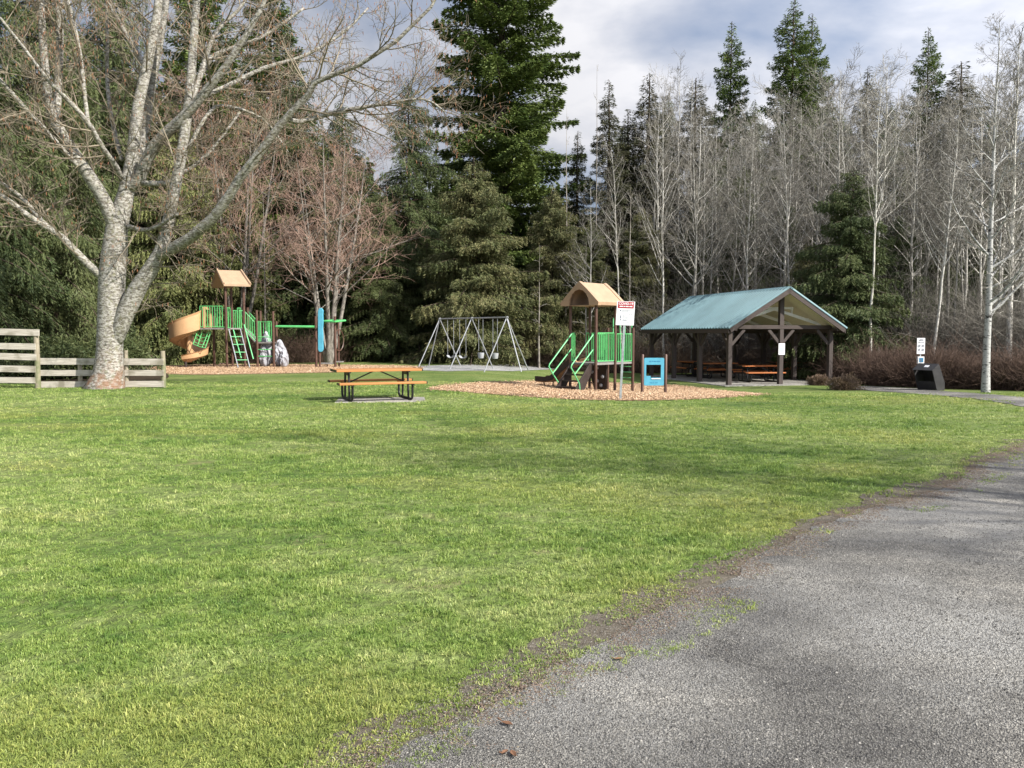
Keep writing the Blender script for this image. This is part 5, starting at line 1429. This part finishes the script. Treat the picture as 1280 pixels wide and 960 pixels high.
def thicket(name, path, n, hgt, depth, mat, label, seed, r=.007, lean=.5, K=4, brush=2):
    g = np.random.default_rng(seed); path = np.array(path); m = len(path)
    s_ = g.uniform(0, m - 1.001, n); i = s_.astype(int); f = (s_ - i)[:, None]
    b = path[i] * (1 - f) + path[i + 1] * f
    x = b[:, 0] + g.normal(0, .3, n); y = b[:, 1] + g.uniform(0, depth, n)
    hh_ = hgt * g.uniform(.4, 1.0, n) * (.25 + 1.5 * fbm(x * .8, y * .5, seed)) * np.where(g.random(n) < .04, 1.5, 1)
    p = np.stack([x, y, gz(x, y)], -1); d = nrm(np.stack([g.normal(0, lean, n), g.normal(-.1, lean, n), np.ones(n)], -1)); pts = [p]
    for k_ in range(1, K):
        d = nrm(d + g.normal(0, .22, (n, 3)) + np.array([0, 0, -.10])); p = p + d * (hh_ / (K - 1))[:, None]; pts.append(p)
    pts = np.stack(pts, 1); rr = np.full((n, 1), r) * np.linspace(1, .45, K)[None]
    t2, r2 = spawn(g, pts, rr, brush, .25, 1, .4, 1.1, .3, .6, 3, .1, .2, .8, .6, r * .7, .2)
    V, Q = cat([bulk_tubes(pts, rr, 3), bulk_tubes(t2, r2, 3)])
    o = link(bpy.data.objects.new(name, mesh_np(name, V, Q, None, mat)))
    return tag(o, label, name.replace('_', ' '), kind='stuff')
M_bramble = mat_twig('bramble_stems', (.042, .027, .021), (.12, .078, .058), 1.2)
M_brush = mat_twig('brown_brush', (.060, .042, .032), (.15, .105, .075), .8)
wp = lambda pts, Y: [(P(px, 440, y_).x, y_) for px, y_ in zip(pts, Y)]
thicket('bramble_thicket', wp([1078, 1110, 1160, 1220, 1280, 1400], [36.0, 34.8, 33.6, 32.6, 31.4, 28.5]), 15000, 1.55, 3.6, M_bramble, 'red brown bramble thicket behind the bin and the birch', 3)
thicket('brushwood', wp([640, 700, 760, 830, 930, 1040], [49.5, 47.4, 46.8, 46.6, 46.4, 43.5]), 13000, 2.3, 5, M_brush, 'brown twiggy brush along the wood edge behind the small play set and shelter', 5)
thicket('saplings', wp([800, 900, 990, 1060, 1140, 1220, 1300, 1420], [48, 47.5, 46.5, 42.5, 40, 38.5, 36.5, 33]), 4500, 5.5, 6, M_twig_grey, 'thin grey saplings crowding the wood edge below the tall bare trees', 9, .009, .28, 6, 4)
thicket('brushwood', wp([300, 360, 420], [45.5, 46, 46.5]), 1600, 1.7, 3, M_bramble, 'reddish twiggy brush behind the overhead beam of the large play structure', 7)

def bushes(name, path, n, hgt, depth, mat, label, seed, leaf=(.2, .07)):
    g = np.random.default_rng(seed); path = np.array(path); m = len(path)
    s_ = g.uniform(0, m - 1.001, n); i = s_.astype(int); f = (s_ - i)[:, None]
    b = path[i] * (1 - f) + path[i + 1] * f
    x = b[:, 0] + g.normal(0, .3, n); y = b[:, 1] + g.uniform(0, depth, n)
    top = hgt * np.clip(2.0 * fbm(x * .6, y * .6, seed) - .2, .15, 1.3)
    z = top * g.random(n) ** .55
    d = nrm(np.stack([g.normal(0, .8, n), g.normal(-.3, .8, n), g.normal(.1, .6, n)], -1))
    V, Q = leaves(np.stack([x, y, gz(x, y) + z], -1), d, leaf[0] * g.uniform(.6, 1.3, n), leaf[1] * g.uniform(.7, 1.3, n), g, .9)
    o = link(bpy.data.objects.new(name, mesh_np(name, V, Q, None, mat)))
    return tag(o, label, 'undergrowth', kind='stuff')
bushes('undergrowth', wp([-120, 0, 60, 105], [28, 28, 28.5, 29]), 50000, 1.5, 5, M_hem, 'dark evergreen undergrowth behind the weathered fence', 11, (.18, .05))
bushes('undergrowth', wp([170, 300, 420, 500, 560, 650], [46, 48, 49.5, 51, 52, 51]), 60000, 2.0, 6, M_hem, 'dark evergreen undergrowth behind the large play structure and swings', 13)
bushes('undergrowth', wp([700, 800, 900, 1000, 1060, 1100], [49, 49, 48, 46, 41, 38]), 30000, 1.2, 6, M_hem, 'dark undergrowth below the trees behind the shelter', 17)

M_shrub = mat_leaf('heath_sprigs', [(.085, .060, .035), (.16, .115, .07), (.24, .17, .13)], .15, None, 3)
def shrub(px, py, wpx, hpx, label, seed):
    g0 = G(px, py); k_ = g0.y / 1000; R_ = wpx * k_ / 2; H = hpx * k_; g = np.random.default_rng(seed)
    t = thing('shrub', (g0.x, g0.y, g0.z), 0, label, 'shrub', 'low shrubs by the shelter')
    n = 7000; v = nrm(g.normal(0, 1, (n, 3))); v[:, 2] = np.abs(v[:, 2]); rr = g.random(n) ** .4 * (.25 + 1.35 * fbm(v[:, 0] * 3 + seed + v[:, 2] * 2, v[:, 1] * 3 + v[:, 2] * 2, seed))
    p = v * rr[:, None] * np.array([R_, R_ * .9, H])
    d = nrm(v + g.normal(0, .45, (n, 3)) + np.array([0, 0, .3]))
    V, Q = leaves(p, d, g.uniform(.04, .10, n), g.uniform(.015, .03, n), g, .9)
    link(bpy.data.objects.new('foliage', mesh_np('foliage', V, Q, None, M_shrub)), t)
    ns = 160; b = g.normal(0, .25, (ns, 3)) * R_; b[:, 2] = 0; e = nrm(g.normal(0, 1, (ns, 3))); e[:, 2] = np.abs(e[:, 2]); e = e * np.array([R_, R_, H]) * .95
    V, Q = bulk_tubes(np.stack([b, b * .5 + e * .5 + g.normal(0, .03, (ns, 3)), e], 1), np.full((ns, 1), .007) * np.array([[1, .8, .5]]), 3)
    link(bpy.data.objects.new('stems', mesh_np('stems', V, Q, None, M_brush)), t)
shrub(1054, 487.5, 36, 19, 'wide brown heath shrub right of the shelter corner post', 3)
shrub(1023, 481.5, 26, 13, 'small brown heath shrub left of the shelter corner post', 4)
# ------------------------------------------------------------------ light, sky, camera
sc = bpy.context.scene
EL, AZ = rad(37), rad(121)            # clockwise from the view direction: the sun stands to the right, a little behind
S = Vector((math.sin(AZ) * math.cos(EL), math.cos(AZ) * math.cos(EL), math.sin(EL)))
sun = bpy.data.lights.new('sun', 'SUN'); sun.energy = 5.0; sun.angle = rad(.53); sun.color = (1, .95, .86)
so = link(bpy.data.objects.new('sun', sun)); so.rotation_euler = S.to_track_quat('Z', 'Y').to_euler(); so.location = S * 80
w = bpy.data.worlds.new('World'); sc.world = w; w.use_nodes = True
nt = w.node_tree
for n in list(nt.nodes): nt.nodes.remove(n)
out = nt.nodes.new('ShaderNodeOutputWorld'); bg = nt.nodes.new('ShaderNodeBackground')
st = nt.nodes.new('ShaderNodeTexSky'); st.sky_type = 'NISHITA'; st.sun_disc = False; st.sun_elevation = EL; st.sun_rotation = AZ
st.air_density = 1.0; st.dust_density = 1.2; st.ozone_density = 1.5
tc = nt.nodes.new('ShaderNodeTexCoord')
# clouds lie on a high flat layer: direction / its height
sep = nt.nodes.new('ShaderNodeSeparateXYZ'); nt.links.new(tc.outputs['Generated'], sep.inputs[0])
ad = N(nt, 'ShaderNodeMath', operation='ADD'); nt.links.new(sep.outputs[2], ad.inputs[0]); ad.inputs[1].default_value = .22
dv = nt.nodes.new('ShaderNodeVectorMath'); dv.operation = 'DIVIDE'; nt.links.new(tc.outputs['Generated'], dv.inputs[0])
cb = nt.nodes.new('ShaderNodeCombineXYZ')
for i in range(3): nt.links.new(ad.outputs[0], cb.inputs[i])
nt.links.new(cb.outputs[0], dv.inputs[1])
cl = N(nt, 'ShaderNodeTexNoise', Scale=1.5, Detail=7, Roughness=.52, Distortion=.25)
mp = nt.nodes.new('ShaderNodeMapping'); mp.inputs['Location'].default_value = (1.35, .2, 0); nt.links.new(dv.outputs[0], mp.inputs[0]); nt.links.new(mp.outputs[0], cl.inputs['Vector'])
mask = ramp(nt, cl.outputs['Fac'], [(.40, (0, 0, 0)), (.60, (1, 1, 1))])
cl2 = N(nt, 'ShaderNodeTexNoise', Scale=3.2, Detail=5, Roughness=.55); nt.links.new(mp.outputs[0], cl2.inputs['Vector'])
cc = ramp(nt, cl2.outputs['Fac'], [(.35, (6.2, 6.5, 7.4)), (.62, (9.2, 9.2, 9.6))])
clear = mixc(nt, .55, st.outputs[0], (4.9, 5.6, 7.3))
dt = nt.nodes.new('ShaderNodeVectorMath'); dt.operation = 'DOT_PRODUCT'; nt.links.new(tc.outputs['Generated'], dt.inputs[0]); dt.inputs[1].default_value = S
mr = N(nt, 'ShaderNodeMapRange'); mr.inputs['From Min'].default_value = -.4; mr.inputs['From Max'].default_value = .8; mr.inputs['To Min'].default_value = .48; mr.inputs['To Max'].default_value = 1.3
nt.links.new(dt.outputs['Value'], mr.inputs[0])
al = nt.nodes.new('ShaderNodeVectorMath'); al.operation = 'SCALE'; nt.links.new(mixc(nt, mask, clear, cc), al.inputs[0]); nt.links.new(mr.outputs[0], al.inputs['Scale'])
nt.links.new(al.outputs[0], bg.inputs[0]); bg.inputs[1].default_value = .080
nt.links.new(bg.outputs[0], out.inputs[0])

cam = bpy.data.cameras.new('camera'); co = link(bpy.data.objects.new('camera', cam))
cam.sensor_width = 36; cam.lens = 1000 / 1280 * 36; cam.clip_end = 3000; cam.clip_start = .05
co.location = (0, 0, CAMH); co.rotation_euler = (rad(90) - PITCH, 0, 0)
sc.camera = co
sc.view_settings.view_transform = 'Standard'; sc.view_settings.look = 'None'; sc.view_settings.gamma = 1; sc.view_settings.exposure = 0.92
sc.view_settings.use_curve_mapping = False
cy = sc.cycles
cy.max_bounces = 5; cy.diffuse_bounces = 3; cy.glossy_bounces = 2; cy.transmission_bounces = 3; cy.transparent_max_bounces = 4
cy.use_denoising = True
